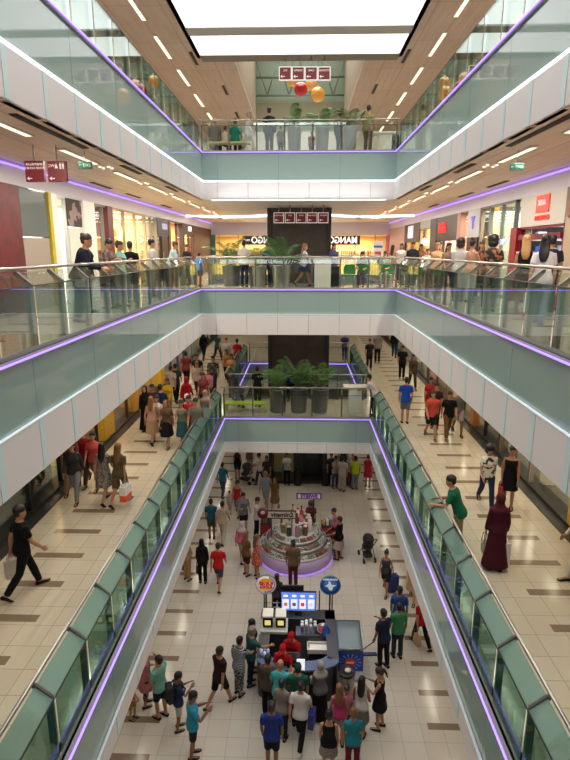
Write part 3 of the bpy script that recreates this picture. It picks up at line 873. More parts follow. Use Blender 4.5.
# --- first floor shops, under the second floor walkway
H1 = F1 + 2.85
BXO = 0.34
for s, sd in ((-1, 'left'), (1, 'right')):
    struct(bx(MB(), s, -0.02, 0.3, -3, 46, H1, C1).build('wall_first_bulkhead_%s' % sd, M((196, 182, 166), 0.6)))
    struct(bx(MB(), s, -0.06, 0.3, -3, 46, F1, F1 + 0.09).build('baseboard_first_%s' % sd, M((40, 40, 38), 0.4)))
    struct(bx(MB(), s, -0.34, 3.2, -3, 46, F1 + 0.001, F1 + 0.012).build('floor_first_border_%s' % sd, M((52, 52, 52), 0.3)))
    struct(bx(MB(), s, 2.9, 3.0, -3, 46, F1, C1).build('wall_first_back_%s' % sd, M((150, 136, 118), 0.7)))
L1L = [
    (4.0, 8.6, dict(inner=(150, 110, 80), frame=(90, 60, 44), pillar=(96, 64, 46), pw=0.6, light=30), 'first floor shop nearest on the left, brown wooden front'),
    (8.65, 10.6, dict(inner=(120, 160, 150), frame=(90, 130, 120), light=25, mull=1), 'pale green glass window behind the man in black'),
    (10.65, 14.3, dict(inner=(36, 36, 36), frame=(40, 40, 40), mull=2, head=(150, 136, 120), headh=0.9), 'dark shop window with grey board above, left first floor'),
    (14.35, 15.6, dict(inner=(250, 200, 120), frame=(170, 110, 50), light=90, mull=1), 'small bright orange window by the walking women, left'),
    (15.65, 18.6, dict(inner=(190, 130, 50), frame=(30, 26, 24), pillar=(206, 160, 50), pw=1.0, light=70, mull=2), 'shop front ending in a yellow pillar, left first floor'),
    (18.65, 22.0, dict(inner=(220, 150, 70), frame=(90, 60, 30), pillar=(206, 150, 60), pw=0.9, light=70, mull=2), 'orange shop front beside the crowd, left first floor'),
    (22.05, 26.0, dict(inner=(240, 190, 70), frame=(220, 170, 40), pillar=(240, 190, 40), pw=0.7, light=90, mull=2), 'bright yellow shop front behind the crowd, left first floor'),
    (26.05, 31.0, dict(inner=(190, 170, 180), frame=(70, 80, 140), light=70, mull=3), 'blue framed shop front far along the left first floor'),
    (31.05, 40.0, dict(inner=(226, 214, 196), frame=(180, 170, 160), light=90, mull=4), 'pale shop front at the far left end, first floor'),
]
L1R = [
    (4.0, 11.2, dict(inner=(60, 56, 54), frame=(50, 48, 46), mull=3), 'dark shop window nearest on the right first floor'),
    (11.25, 12.2, dict(inner=(200, 150, 30), frame=(200, 150, 30), glass=False, pillar=(212, 160, 36), pw=0.9), 'yellow pillar beside dark windows, right first floor'),
    (12.25, 14.6, dict(inner=(206, 196, 178), frame=(170, 160, 148), light=60, mull=1), 'beige walled shop behind the woman in maroon, right'),
    (14.65, 17.0, dict(inner=(200, 190, 180), frame=(120, 100, 80), light=80, mull=2), 'shop with white display shelves, right first floor'),
    (17.05, 20.0, dict(inner=(90, 40, 30), frame=(46, 30, 24), pillar=(190, 120, 60), pw=0.4, light=40, mull=2), 'dark brown shop with red display, right first floor'),
    (20.05, 23.6, dict(inner=(226, 190, 150), frame=(170, 130, 100), light=90, mull=2), 'warm shop front by the man in grey tank, right'),
    (23.65, 27.5, dict(inner=(206, 120, 90), frame=(120, 70, 50), light=80, mull=2), 'reddish shop front by the escalator side, right first floor'),
    (27.55, 32.0, dict(inner=(226, 216, 206), frame=(150, 140, 130), light=90, mull=3), 'pale shop front with dark frame far right, first floor'),
    (32.05, 40.0, dict(inner=(226, 214, 196), frame=(180, 170, 160), light=90, mull=4), 'pale shop front at the far right end, first floor'),
]
for side, rows in (('left', L1L), ('right', L1R)):
    for y0, y1, kw, lab in rows:
        shop(side, y0, y1, F1, H1, lab, **kw)
goods(1, 14.8, 16.9, F1, [(235, 235, 230), (60, 60, 60), (200, 180, 150)], 'shop_shelf', 'white display shelves of boxes in the right first floor shop', 1.8, 3, 0.42)
goods(1, 17.3, 19.4, F1, [(190, 50, 40), (220, 100, 60), (80, 30, 26)], 'shop_shelf', 'shelves of red goods in the dark brown shop, right', 1.6, 3, 0.45)
goods(-1, 18.8, 21.0, F1, WARM, 'shop_shelf', 'shelves of mixed goods in the orange shop, left first floor', 2.0, 3, 0.45)
rack(SX + 1.8, 21.8, F1, [(240, 240, 235), (220, 80, 60), (60, 60, 70)], 'clothes rack in the warm shop, right first floor', pi / 2)
rack(SX + 1.8, 25.5, F1, [(200, 60, 50), (240, 200, 190), (60, 40, 40)], 'clothes rack in the reddish shop, right first floor', pi / 2)

BXO = 0.0
# ------------------------------------------------------------------ hanging signs and globes
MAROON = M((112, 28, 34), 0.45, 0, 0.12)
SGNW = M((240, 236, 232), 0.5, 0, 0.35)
def man_mb(x, z, h):
    m = MB()
    m.ell((x, -0.03, z + h * 0.42), (h * 0.09, 0.006, h * 0.09), 8, 6)
    m.bbox(x - h * 0.13, x + h * 0.13, -0.034, -0.028, z - h * 0.1, z + h * 0.3, 0.002)
    m.box(x - h * 0.1, x - h * 0.02, -0.034, -0.028, z - h * 0.5, z - h * 0.1)
    m.box(x + h * 0.02, x + h * 0.1, -0.034, -0.028, z - h * 0.5, z - h * 0.1)
    return m
def arrow_mb(x, z, L, d=-1):
    m = MB()
    m.box(x - L / 2, x + L / 2, -0.034, -0.028, z - L * 0.07, z + L * 0.07)
    e = x + d * L / 2
    for k in (-1, 1):
        m.prism([(e, z), (e - d * L * 0.4, z + k * L * 0.38), (e - d * L * 0.4, z + k * L * 0.2), (e - d * L * 0.16, z)], -0.034, -0.028, lambda a, b, q: (a, q, b))
    return m
def hang_sign(c, w, h, ztop, label, kind, grp, border=True):
    t = thing('hanging_sign', label, 'sign', c, 0, grp)
    MB().bbox(-w / 2, w / 2, -0.025, 0.05, -h / 2, h / 2, 0.006).build('board', MAROON, t)
    if border:
        f = w * 0.055
        b = MB()
        b.box(-w / 2 - 0.005, w / 2 + 0.005, -0.036, 0.055, h / 2 - f, h / 2 + 0.005).box(-w / 2 - 0.005, w / 2 + 0.005, -0.036, 0.055, -h / 2 - 0.005, -h / 2 + f)
        b.box(-w / 2 - 0.005, -w / 2 + f, -0.036, 0.055, -h / 2, h / 2).box(w / 2 - f, w / 2 + 0.005, -0.036, 0.055, -h / 2, h / 2)
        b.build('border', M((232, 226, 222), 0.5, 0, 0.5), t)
    MB().tube([(0, 0.01, h / 2), (0, 0.01, ztop - c[2])], 0.014, 6).build('rod', STEEL, t)
    if kind == 'text':
        for i, (tx, sz, zz) in enumerate((('SINEMALAR', h * 0.17, h * 0.33), ('FOOD COURT', h * 0.15, h * 0.15))):
            text_mb(tx, sz, 0.006).xf(lambda p: Vector((p.x + w * 0.03, p.y - 0.03, p.z + zz))).build('lettering', SGNW, t)
        arrow_mb(-w * 0.27, -h * 0.34, w * 0.26).build('arrow', SGNW, t)
    elif kind == 'wc':
        g = MB()
        for k, x in enumerate((0.2, 0.36)):
            g.join(man_mb(w * x, h * 0.26, h * 0.3))
        g.box(w * 0.275, w * 0.285, -0.034, -0.028, h * 0.1, h * 0.42)
        g.prism([(-0.1 * w, h * 0.14), (0.08 * w, h * 0.14), (-0.01 * w, h * 0.38)], -0.034, -0.028, lambda a, b, q: (a, q, b))
        g.build('symbols', SGNW, t)
        text_mb('WC', h * 0.2, 0.006).xf(lambda p: Vector((p.x - w * 0.27, p.y - 0.03, p.z + h * 0.26))).build('lettering', SGNW, t)
        arrow_mb(-w * 0.27, -h * 0.34, w * 0.26).build('arrow', SGNW, t)
    else:
        text_mb(kind, h * 0.2, 0.006).xf(lambda p: Vector((p.x, p.y - 0.03, p.z + h * 0.22))).build('lettering', SGNW, t)
        arrow_mb(-w * 0.2, -h * 0.22, w * 0.34, -1).build('arrow', SGNW, t)
    return t
def at_y(u, v, y):
    return tuple(on_y(u, v, y))
hang_sign(at_y(35, 171.5, 10.6), 0.345, 0.36, C2, 'maroon hanging sign with two lines of letters and arrow', 'text', 'maroon hanging signs on the left walkway', False)
hang_sign(at_y(57.5, 171.5, 10.6), 0.345, 0.36, C2, 'maroon hanging sign with toilet figures and arrow', 'wc', 'maroon hanging signs on the left walkway', False)
w5 = ['leftmost', 'second from left', 'middle', 'second from right', 'rightmost']
for i, u in enumerate((278.8, 290.0, 301.2, 312.2, 323.2)):
    hang_sign(at_y(u, 217.8, 24.2), 0.42, 0.42, C2, '%s of five maroon signs hanging before the dark lift shaft' % w5[i], ('ASANSOR', 'WC', 'CAFE', 'OTOPARK', 'SINEMA')[i], 'maroon signs before the lift shaft')
for i, u in enumerate((285.3, 298.2, 311.2, 324.2)):
    hang_sign(at_y(u, 73.7, 22.6), 0.46, 0.46, C3, '%s of four white framed signs hanging over the third floor bridge' % ['leftmost', 'second', 'third', 'rightmost'][i], ('WC', 'SINEMA', 'CAFE', 'OTOPARK')[i], 'white framed signs under the roof')
def exit_sign(c, label):
    t = thing('exit_sign', label, 'sign', c, 0, 'green exit signs')
    MB().bbox(-0.13, 0.13, -0.02, 0.02, -0.07, 0.07, 0.005).build('board', M((26, 78, 62), 0.4, 0, 0.25), t)
    text_mb('EXIT', 0.075, 0.006).xf(lambda p: Vector((p.x + 0.03, p.y - 0.025, p.z))).build('lettering', M((170, 220, 200), 0.5, 0, 0.3), t)
    arrow_mb(-0.095, 0, 0.05).build('arrow', M((170, 220, 200), 0.5, 0, 0.3), t)
    MB().tube([(0, 0, 0.07), (0, 0, C2 - c[2])], 0.008, 5).build('rod', STEEL, t)
exit_sign(at_y(85.5, 165.5, 11.3), 'small green exit sign under the left second floor ceiling')
exit_sign(at_y(517, 167, 11.3), 'small green exit sign under the right second floor ceiling')
def globe(u, v, y, r, col, label):
    c = on_y(u, v, y)
    t = thing('hanging_globe', label, 'globe lamp', c, 0, 'hanging glass globes under the roof')
    MB().ell((0, 0, 0), (r, r, r), 24, 16).build('glass_globe', M(col, 0.12, 0.1, 0.25, 0.6, 0.6), t)
    MB().lathe([(0.05, r - 0.02), (0.05, r + 0.05), (0.02, r + 0.08)], 12).build('cap', STEEL, t)
    MB().tube([(0, 0, r + 0.06), (0, 0, 22.5 - c.z)], 0.008, 5).build('cord', BLACK, t)
globe(300.7, 89.5, 28, 0.31, (170, 16, 34), 'deep red glass globe hanging among amber ones')
globe(317.8, 94.6, 27.5, 0.32, (226, 160, 60), 'amber globe hanging lowest, right of the red globe')
globe(311, 84.5, 29, 0.29, (216, 160, 80), 'amber globe hanging just behind the signs, above the lowest')
globe(292.3, 80.5, 29, 0.28, (206, 150, 60), 'amber globe half hidden behind the signs, left of red')
globe(136, 74, 30, 0.0001 + 0.2, (226, 150, 60), 'small amber lamp globe beyond the left third floor glass')

# ------------------------------------------------------------------ lift shaft
EX, EW, EY0, EY1 = 0.02, 1.42, 25.8, 28.4
t = thing('lift_shaft', 'tall dark lift shaft rising through the far void', 'lift shaft', (EX, EY0, 0))
DK = pattern_mat('dark_shaft_panel', (66, 58, 54), (72, 64, 60), 'print', 2.0, 0.35)
top = C2 - 0.03
MB().box(-EW, EW, 0.05, 0.1, 3.3, top).build('front_panel', DK, t)
for sg in (-1, 1):
    MB().box(*sorted((sg * (EW - 0.05), sg * EW)), 0.05, EY1 - EY0, 0, top).build('side_panel', DK, t)
    MB().bbox(*sorted((sg * (EW - 0.18), sg * (EW + 0.02))), -0.02, 0.2, 0, top, 0.02).build('corner_post', CHAR, t)
MB().box(-EW, EW, EY1 - EY0 - 0.05, EY1 - EY0, 0, top).build('back_panel', DK, t)
for z in (F1 - 0.2, F2 - 0.2, 12.9):
    MB().box(-EW, EW, 0.03, 0.06, z, z + 0.12).build('cross_bar', CHAR, t)
MB().bbox(-0.22, 0.22, -0.06, 0.3, 0, 3.3, 0.02).build('middle_post', CHAR, t)
for x in (-EW + 0.06, 0, EW - 0.06):
    MB().lathe([(0.2, 0), (0.22, 0.1), (0.2, 0.7), (0.12, 0.85), (0.1, 0.9)], 16, 0, (x, -0.12, 0)).build('newel', BLACK, t)
MB().box(-EW + 0.18, -0.22, 1.2, 1.25, 0.1, 3.3).build('cabin_wall', M((140, 122, 74), 0.5, 0, 0.12), t)  # faint emission on this wall stands in for cabin light
MB().box(0.22, EW - 0.18, 0.6, 0.65, 0.1, 3.3).build('cabin_wall', M((30, 34, 32), 0.4), t)
MB().bbox(0.45, 1.05, 0.56, 0.6, 1.1, 2.2, 0.01).build('blue_notice', M((30, 56, 84), 0.4), t)
MB().box(-EW, EW, -0.05, 1.3, 0, 0.12).build('sill_plate', M((44, 42, 40), 0.4), t)

# ------------------------------------------------------------------ plants, benches, counters on the bridges
def palm(loc, label, h=0.95, r=0.32, potm=None, fr=16, fl=1.1, grp=None, seed=0, upright=0.4):
    rnd = random.Random(seed)
    t = thing('potted_palm', label, 'potted plant', loc, rnd.uniform(0, 6), grp)
    MB().lathe([(r * 0.82, 0), (r * 0.84, 0.02), (r, h - 0.05), (r * 1.03, h - 0.03), (r * 1.03, h), (r * 0.92, h), (r * 0.9, h - 0.08)], 28).build('pot', potm, t)
    MB().lathe([(r * 0.9, h - 0.09), (r * 0.88, h - 0.07)], 20).build('soil', M((60, 44, 32), 0.9), t)
    st = MB()
    lf = MB()
    for i in range(fr):
        az = 2 * pi * i / fr + rnd.uniform(-.2, .2)
        up = rnd.uniform(upright, 1.35)
        L = fl * rnd.uniform(0.75, 1.15)
        pts = []
        for k in range(8):
            f = k / 7
            rr = L * f * cos(up) * (0.5 + 0.6 * f)
            z = h - 0.1 + L * (f * sin(up) * 1.05 - 0.34 * f ** 2.6)
            pts.append(Vector((rr * cos(az), rr * sin(az), z)))
        st.tube(pts, [0.014, 0.012, 0.011, 0.009, 0.008, 0.006, 0.005, 0.003], 5)
        side = Vector((-sin(az), cos(az), 0))
        for k in range(3, 14):
            f = k / 14
            i0 = min(int(f * 7), 6)
            p = pts[i0].lerp(pts[i0 + 1], f * 7 - i0)
            d = (pts[i0 + 1] - pts[i0]).normalized()
            for sg in (-1, 1):
                ll = (0.17 * sin(pi * min(1, f * 0.85 + 0.1)) + 0.05) * fl
                o = (side * sg * 0.8 + d * 0.62 + Vector((0, 0, -0.1))).normalized()
                tip = p + o * ll + Vector((0, 0, -0.05))
                w = d * 0.017 * fl
                n = Vector((0, 0, 0.006))
                mid = p.lerp(tip, 0.45) + Vector((0, 0, 0.012))
                lf.add([p - w * 0.5, mid - w, tip, mid + w, p + w * 0.5, mid + n], [(0, 1, 5), (1, 2, 5), (2, 3, 5), (3, 4, 5), (4, 0, 5)])
    st.build('stems', M((84, 96, 48), 0.6), t)
    lf.build('fronds', LEAFM[seed % 2], t, fix=False)
    return t
LEAFM = [M((100, 142, 74), 0.4), M((84, 124, 66), 0.4)]
SILVER = M((168, 168, 164), 0.3, 0.8)
DPOT = M((112, 112, 108), 0.35, 0.7)
P2 = 'potted palms on the bridges'
def on_b(u, y, z, dv=0):
    p = on_y(u, 250, y)
    return (p.x, y, z)
for i, (u, lab, fl) in enumerate(((277.5, 'leftmost of three potted palms on the first floor bridge', 1.1), (299.5, 'middle potted palm with a tall frond on the first floor bridge', 1.5), (322, 'rightmost potted palm on the first floor bridge, behind glass', 1.15))):
    palm(on_b(u, 21.6, F1), lab, 0.98, 0.36, DPOT, 13, fl * 1.25, P2, i, 0.75 if i != 1 else 0.9)
for i, (u, y, lab, fl) in enumerate(((231, 22.6, 'bushy palm in a low pot left on the second floor bridge', 1.3), (257, 22.3, 'potted palm in a grey pot beside the man in white', 0.9), (281.5, 21.6, 'tall green palm in a silver pot before the dark shaft', 1.35))):
    palm(on_b(u, y, F2), lab, 0.8 if i < 2 else 0.85, 0.36, SILVER if i != 0 else DPOT, 14, fl * 1.25, P2, 3 + i, 0.5)
for i, (u, lab) in enumerate(((294, 'leftmost palm in a silver pot on the third floor bridge'), (320.5, 'middle palm in a silver pot on the third floor bridge'), (347, 'rightmost palm in a silver pot on the third floor bridge'))):
    palm(on_b(u, 22.9, F3), lab, 1.0, 0.27, SILVER, 11, 1.35, P2, 7 + i, 0.5)
def bench(loc, L, m, label, h=0.45, d=0.45, slats=True):
    t = thing('bench', label, 'bench', loc, 0)
    for i, x in enumerate((-L / 2, L / 2 - 0.06)):
        MB().bbox(x, x + 0.06, -d / 2, d / 2, 0, h - 0.06, 0.008).build('leg', m, t)
    MB().bbox(-L / 2, L / 2, -d / 2, d / 2, h - 0.07, h, 0.01).build('seat', m, t)
    return t
p = on_y(245.5, 405, 21.35)
bench((p.x, 21.45, F1), 1.62, M((170, 196, 30), 0.4), 'yellow green bench behind the first floor bridge glass', 0.42)
p = on_y(230, 140, 22.7)
bench((p.x, 22.75, F3), 1.7, M((206, 186, 140), 0.5), 'pale wooden bench behind the third floor bridge glass', 0.45)
def counter(loc, w, d, h, m, label):
    t = thing('counter', label, 'counter', loc)
    MB().bbox(-w / 2, w / 2, -d / 2, d / 2, 0.0, h - 0.07, 0.01).build('body', m, t)
    MB().bbox(-w / 2 - 0.22, w / 2 + 0.22, -d / 2 - 0.05, d / 2 + 0.05, h - 0.07, h, 0.012).build('top', m, t)
    return t
WARMWHITE = M((226, 220, 206), 0.4)
p = on_y(355, 400, 21.5)
counter((p.x, 21.6, F1), 0.5, 0.5, 1.1, WARMWHITE, 'white pedestal counter on the first floor bridge, right of palms')
p = on_y(322.5, 270, 21.7)
counter((p.x, 21.75, F2), 0.62, 0.5, 1.15, WARMWHITE, 'white pedestal counter on the second floor bridge')
p = on_y(385, 140, 22.8)
counter((p.x, 22.9, F3), 0.5, 0.4, 0.8, WARMWHITE, 'white pedestal board on the third floor bridge, right end')
p = on_y(393, 140, 23.3)
tag(MB().bbox(-0.25, 0.25, -0.2, 0.2, 0, 0.75, 0.02).build('speaker_box', BLACK, None, (p.x, 23.3, F3)), 'small black box beside the white board, third floor bridge', 'box')
def chair(loc, m, label, rz=0):
    t = thing('chair', label, 'chair', loc, rz, 'green chairs on the second floor bridge')
    for x in (-0.2, 0.2):
        for y in (-0.2, 0.2):
            MB().tube([(x * 1.1, y * 1.1, 0), (x, y, 0.43)], 0.018, 6).build('leg', STEEL, t)
    MB().bbox(-0.23, 0.23, -0.23, 0.23, 0.42, 0.47, 0.02).build('seat', m, t)
    MB().prism([(-0.22, 0.5), (0.22, 0.5), (0.24, 0.72), (0.17, 0.86), (-0.17, 0.86), (-0.24, 0.72)], 0.2, 0.235, lambda a, b, d: (a, d + (b - 0.5) * 0.2, b)).build('backrest', m, t)
GREEN = M((40, 130, 60), 0.5)
for u, lab in ((349, 'green chair left of the seated person, second floor bridge'), (363, 'green chair under the seated person, second floor bridge'), (386, 'green chair at the right end of second floor bridge')):
    p = on_y(u, 275, 22.0)
    chair((p.x, 22.0, F2), GREEN, lab, pi)
tag(MB().bbox(-0.22, 0.22, -0.18, 0.18, 0, 0.78, 0.02).build('speaker_box', BLACK, None, tuple(on_y(326.5 + 7, 270, 22.3))[:2] + (F2,)), 'black box beside the white counter, second floor bridge', 'box')

area((EX - 0.8, EY0 + 0.6, 3.2), 0.8, 0.8, 14, (1, 0.9, 0.6))
# ------------------------------------------------------------------ people
# poses: legs (thigh pitch, knee bend) left, right; arms (pitch, out, elbow bend, forearm inward) left, right
POSES = {
    'stand': dict(legs=((3, 5), (-2, 3)), arms=((6, 8, 14, 5), (-2, 9, 16, 5))),
    'easy': dict(legs=((9, 16), (-3, 1)), arms=((4, 10, 22, 10), (2, 12, 60, 30)), sway=3),
    'walk': dict(legs=((22, 6), (-16, 24)), arms=((-18, 8, 14, 4), (20, 8, 26, 8)), lean=3),
    'walkb': dict(legs=((-16, 24), (22, 6)), arms=((20, 8, 26, 8), (-18, 8, 14, 4)), lean=3),
    'phone': dict(legs=((2, 4), (-3, 5)), arms=((28, 10, 88, 30), (30, 10, 92, 32)), hp=22),
    'drink': dict(legs=((6, 10), (-3, 3)), arms=((10, 8, 30, 10), (62, 14, 112, 26)), hp=-4),
    'lean': dict(legs=((-6, 2), (8, 18)), arms=((46, 12, 56, 24), (46, 12, 56, 24)), lean=20, hp=4),
    'reach': dict(legs=((4, 8), (-4, 3)), arms=((6, 10, 20, 6), (56, 6, 28, 8)), lean=6),
    'carry': dict(legs=((20, 8), (-14, 20)), arms=((4, 12, 84, 20), (-8, 8, 12, 4)), lean=2),
    'push': dict(legs=((16, 8), (-14, 18)), arms=((30, 4, 40, 4), (30, 4, 40, 4)), lean=5),
    'sit': dict(legs=((84, 86), (80, 78)), arms=((26, 10, 62, 24), (28, 10, 58, 24)), lean=4, hp=10),
    'talk': dict(legs=((4, 6), (-3, 4)), arms=((8, 10, 70, 20), (22, 14, 96, 10)), hy=14),
    'work': dict(legs=((4, 8), (-3, 3)), arms=((36, 10, 50, 20), (44, 8, 44, 18)), lean=14, hp=16),
}
def T_of(P):
    lean = radians(P.get('lean', 0))
    R = Matrix.Rotation(-lean, 4, 'X')
    piv = Vector((0, 0, 0.96))
    return lambda p: R @ (Vector(p) - piv) + piv
def ringz(T, z, rx, ry, yo=0.0, n=16, xo=0.0, sq=2.4):
    out = []
    for k in range(n):
        a = 2 * pi * k / n
        c, s_ = cos(a), sin(a)
        e = 2.0 / sq
        out.append(T((xo + rx * math.copysign(abs(c) ** e, c), yo + ry * math.copysign(abs(s_) ** e, s_), z)))
    return out
def skel(pose, sex):
    P = POSES[pose]
    f = sex == 'f'
    T = T_of(P)
    K = dict(P=P, T=T, legs=[], arms=[], f=f)
    low = 9
    for i, sg in enumerate((-1, 1)):
        tp, kf = P['legs'][i]
        hip = Vector((sg * (0.088 if not f else 0.092), 0, 0.92))
        a = radians(tp)
        b = radians(tp - kf)
        knee = hip + Vector((sg * 0.008, sin(a), -cos(a))) * 0.43
        ank = knee + Vector((sg * 0.004, sin(b), -cos(b))) * 0.42
        K['legs'].append([hip, knee, ank, b])
        low = min(low, ank.z)
    K['drop'] = low - 0.075
    for i, sg in enumerate((-1, 1)):
        p, ab, ef, inw = [radians(x) for x in P['arms'][i]]
        sh = Vector((sg * (0.182 if not f else 0.156), -0.005, 1.385))
        d1 = Vector((sg * sin(ab), cos(ab) * sin(p), -cos(ab) * cos(p))).normalized()
        q = p + ef
        d2 = Vector((sg * (sin(ab) * 0.6 - sin(inw)), sin(q), -cos(q))).normalized()
        el = sh + d1 * 0.295
        wr = el + d2 * 0.25
        K['arms'].append([T(sh), T(el), T(wr), (T(wr) - T(el)).normalized()])
    hp, hy = radians(P.get('hp', 3)), radians(P.get('hy', 0))
    Rh = Matrix.Rotation(hy, 4, 'Z') @ Matrix.Rotation(-hp, 4, 'X')
    # the head keeps level while the trunk leans
    lean = radians(P.get('lean', 0))
    Rl = Matrix.Rotation(lean * 0.7, 4, 'X')
    nk = Vector((0, 0.0, 1.53))
    K['H'] = lambda p: T(nk + Rl @ Rh @ (Vector(p) - nk))
    return K
def torso_rings(K, z0, z1, off, flare=0.0):
    f = K['f']
    prof = [(0.80, .10, .085, 0), (0.86, .155, .105, -.005), (0.92, .172, .118, -.01), (0.98, .166, .112, -.005), (1.06, .15, .1, 0), (1.14, .148, .1, .005), (1.24, .162, .112, .01), (1.33, .178, .118, .008), (1.38, .172, .106, .0), (1.42, .148, .09, -.006), (1.455, .1, .074, -.01), (1.485, .06, .058, -.008)]
    if f:
        prof = [(0.80, .105, .09, 0), (0.86, .165, .11, -.008), (0.92, .18, .122, -.014), (0.98, .168, .11, -.006), (1.06, .138, .092, 0), (1.13, .128, .088, .004), (1.22, .142, .108, .018), (1.29, .152, .122, .024), (1.36, .15, .102, .01), (1.40, .13, .084, -.002), (1.435, .09, .066, -.006), (1.475, .054, .052, -.006)]
    def at(z):
        for a, b in zip(prof, prof[1:]):
            if a[0] <= z <= b[0]:
                t = (z - a[0]) / (b[0] - a[0])
                return [a[i] + (b[i] - a[i]) * t for i in range(1, 4)]
        return list(prof[0][1:] if z < prof[0][0] else prof[-1][1:])
    zs = [z0] + [p[0] for p in prof if z0 + 0.015 < p[0] < z1 - 0.015] + [z1]
    out = []
    for z in zs:
        rx, ry, yo = at(z)
        fl = flare * max(0, (1.05 - z) / 0.25)
        if flare and z < 0.92:
            rx, ry = max(rx, 0.168), max(ry, 0.115)
        out.append(ringz(K['T'], z, rx + off + fl, ry + off + fl, yo))
    return out
def leg_tube(mb, K, i, upto, off, flare=0.0):
    hip, kn, an, b = K['legs'][i]
    f = K['f']
    k = 0.96 if f else 1.0
    pts = [hip + Vector((0, 0, 0.03)), hip.lerp(kn, 0.3), hip.lerp(kn, 0.65), kn, kn.lerp(an, 0.3), kn.lerp(an, 0.65), an]
    rad = [.092 * k, .086 * k, .068 * k, .054 * k, .056 * k, .046 * k, .037]
    t = [0, 0.15, 0.325, 0.5, 0.65, 0.825, 1.0]
    pp, rr = [], []
    for j, (p, r, s_) in enumerate(zip(pts, rad, t)):
        if s_ <= upto + 1e-6:
            pp.append(p)
            rr.append(r + off + flare * s_)
        else:
            u = (upto - t[j - 1]) / (s_ - t[j - 1])
            if u > 0.05:
                pp.append(pts[j - 1].lerp(p, u))
                rr.append(rad[j - 1] + (r - rad[j - 1]) * u + off + flare * upto)
            break
    mb.tube(pp, rr, 10)
def arm_tube(mb, K, i, upto, off):
    sh, el, wr, d = K['arms'][i]
    k = 0.86 if K['f'] else 1.0
    inner = K['T'](Vector(((-1, 1)[i] * 0.1, -0.005, 1.395)))
    pts = [inner, sh, sh.lerp(el, 0.35), sh.lerp(el, 0.7), el, el.lerp(wr, 0.35), wr]
    rad = [.046 * k, .052 * k, .049 * k, .044 * k, .039 * k, .041 * k, .027 * k]
    t = [-0.2, 0, 0.175, 0.35, 0.5, 0.675, 1.0]
    pp, rr = [], []
    for j, (p, r, s_) in enumerate(zip(pts, rad, t)):
        if s_ <= upto + 1e-6:
            pp.append(p)
            rr.append(r + off)
        else:
            u = (upto - t[j - 1]) / (s_ - t[j - 1])
            if u > 0.05:
                pp.append(pts[j - 1].lerp(p, u))
                rr.append(rad[j - 1] + (r - rad[j - 1]) * u + off)
            break
    mb.tube(pp, rr, 10)
def foot_frame(K, i):
    hip, kn, an, b = K['legs'][i]
    up = an.z - K['drop'] - 0.075
    pitch = b * 0.9 if up > 0.03 else 0.0
    return an, Matrix.Rotation(pitch, 4, 'X')
def foot(mb, K, i, off, sole=0.0):
    an, R = foot_frame(K, i)
    rings = []
    for y, hw, h, z0 in ((-0.075, .026, .05, 0.005), (-0.06, .036, .075, 0), (0.0, .042, .085, 0), (0.07, .048, .055, 0), (0.14, .05, .038, 0), (0.185, .036, .028, 0.004), (0.2, .018, .018, 0.006)):
        r = []
        for k in range(10):
            a = 2 * pi * k / 10
            zz = z0 + h * 0.5 * (1 + sin(a))
            x = (hw + off) * cos(a)
            r.append(an + R @ Vector((x, y * (1 + off * 1.2), zz * (1 + off * 4) - 0.075 - off * 0.3)))
        rings.append(r)
    mb.loft(rings)
def hand(K, i):
    sg = (-1, 1)[i]
    sh, el, wr, d = K['arms'][i]
    mb = MB()
    y = d
    n = Vector((-sg, 0, 0)) if abs(d.x) < 0.7 else Vector((0, 0, -1))
    if d.z > -0.3:
        n = Vector((-sg * 0.6, 0, -0.8))
    n = (n - y * n.dot(y)).normalized()            # palm normal
    x = y.cross(n)                                 # across the palm
    fwd = Vector((0, 1, 0.2))
    if x.dot(fwd) < 0:
        x = -x                                     # thumb side is +x
    def L(a, b, c):
        return wr + x * a + y * b + n * c
    rings = []
    for b, w, t in ((-0.03, .022, .018), (0.01, .027, .016), (0.05, .039, .015), (0.09, .04, .013), (0.1, .036, .01)):
        rings.append([L(w * cos(2 * pi * k / 10), b, t * sin(2 * pi * k / 10)) for k in range(10)])
    mb.loft(rings)
    for a, ln, b0 in ((0.03, .07, .092), (0.0105, .08, .097), (-0.0105, .074, .094), (-0.03, .056, .086)):
        pts, ang, p = [], 0.15, (b0 - 0.012, 0.0)
        pts.append(L(a, p[0], p[1]))
        for seg in (0.5, 0.3, 0.24):
            p = (p[0] + ln * seg * cos(ang), p[1] + ln * seg * sin(ang))
            pts.append(L(a * (1 + 0.12 * len(pts) / 3), p[0], p[1]))
            ang += 0.42
        mb.tube(pts, [.0095, .009, .008, .0055], 6)
    mb.tube([L(.024, .02, .004), L(.048, .045, .012), L(.056, .075, .02), L(.052, .098, .026)], [.012, .0115, .0095, .006], 6)
    return mb
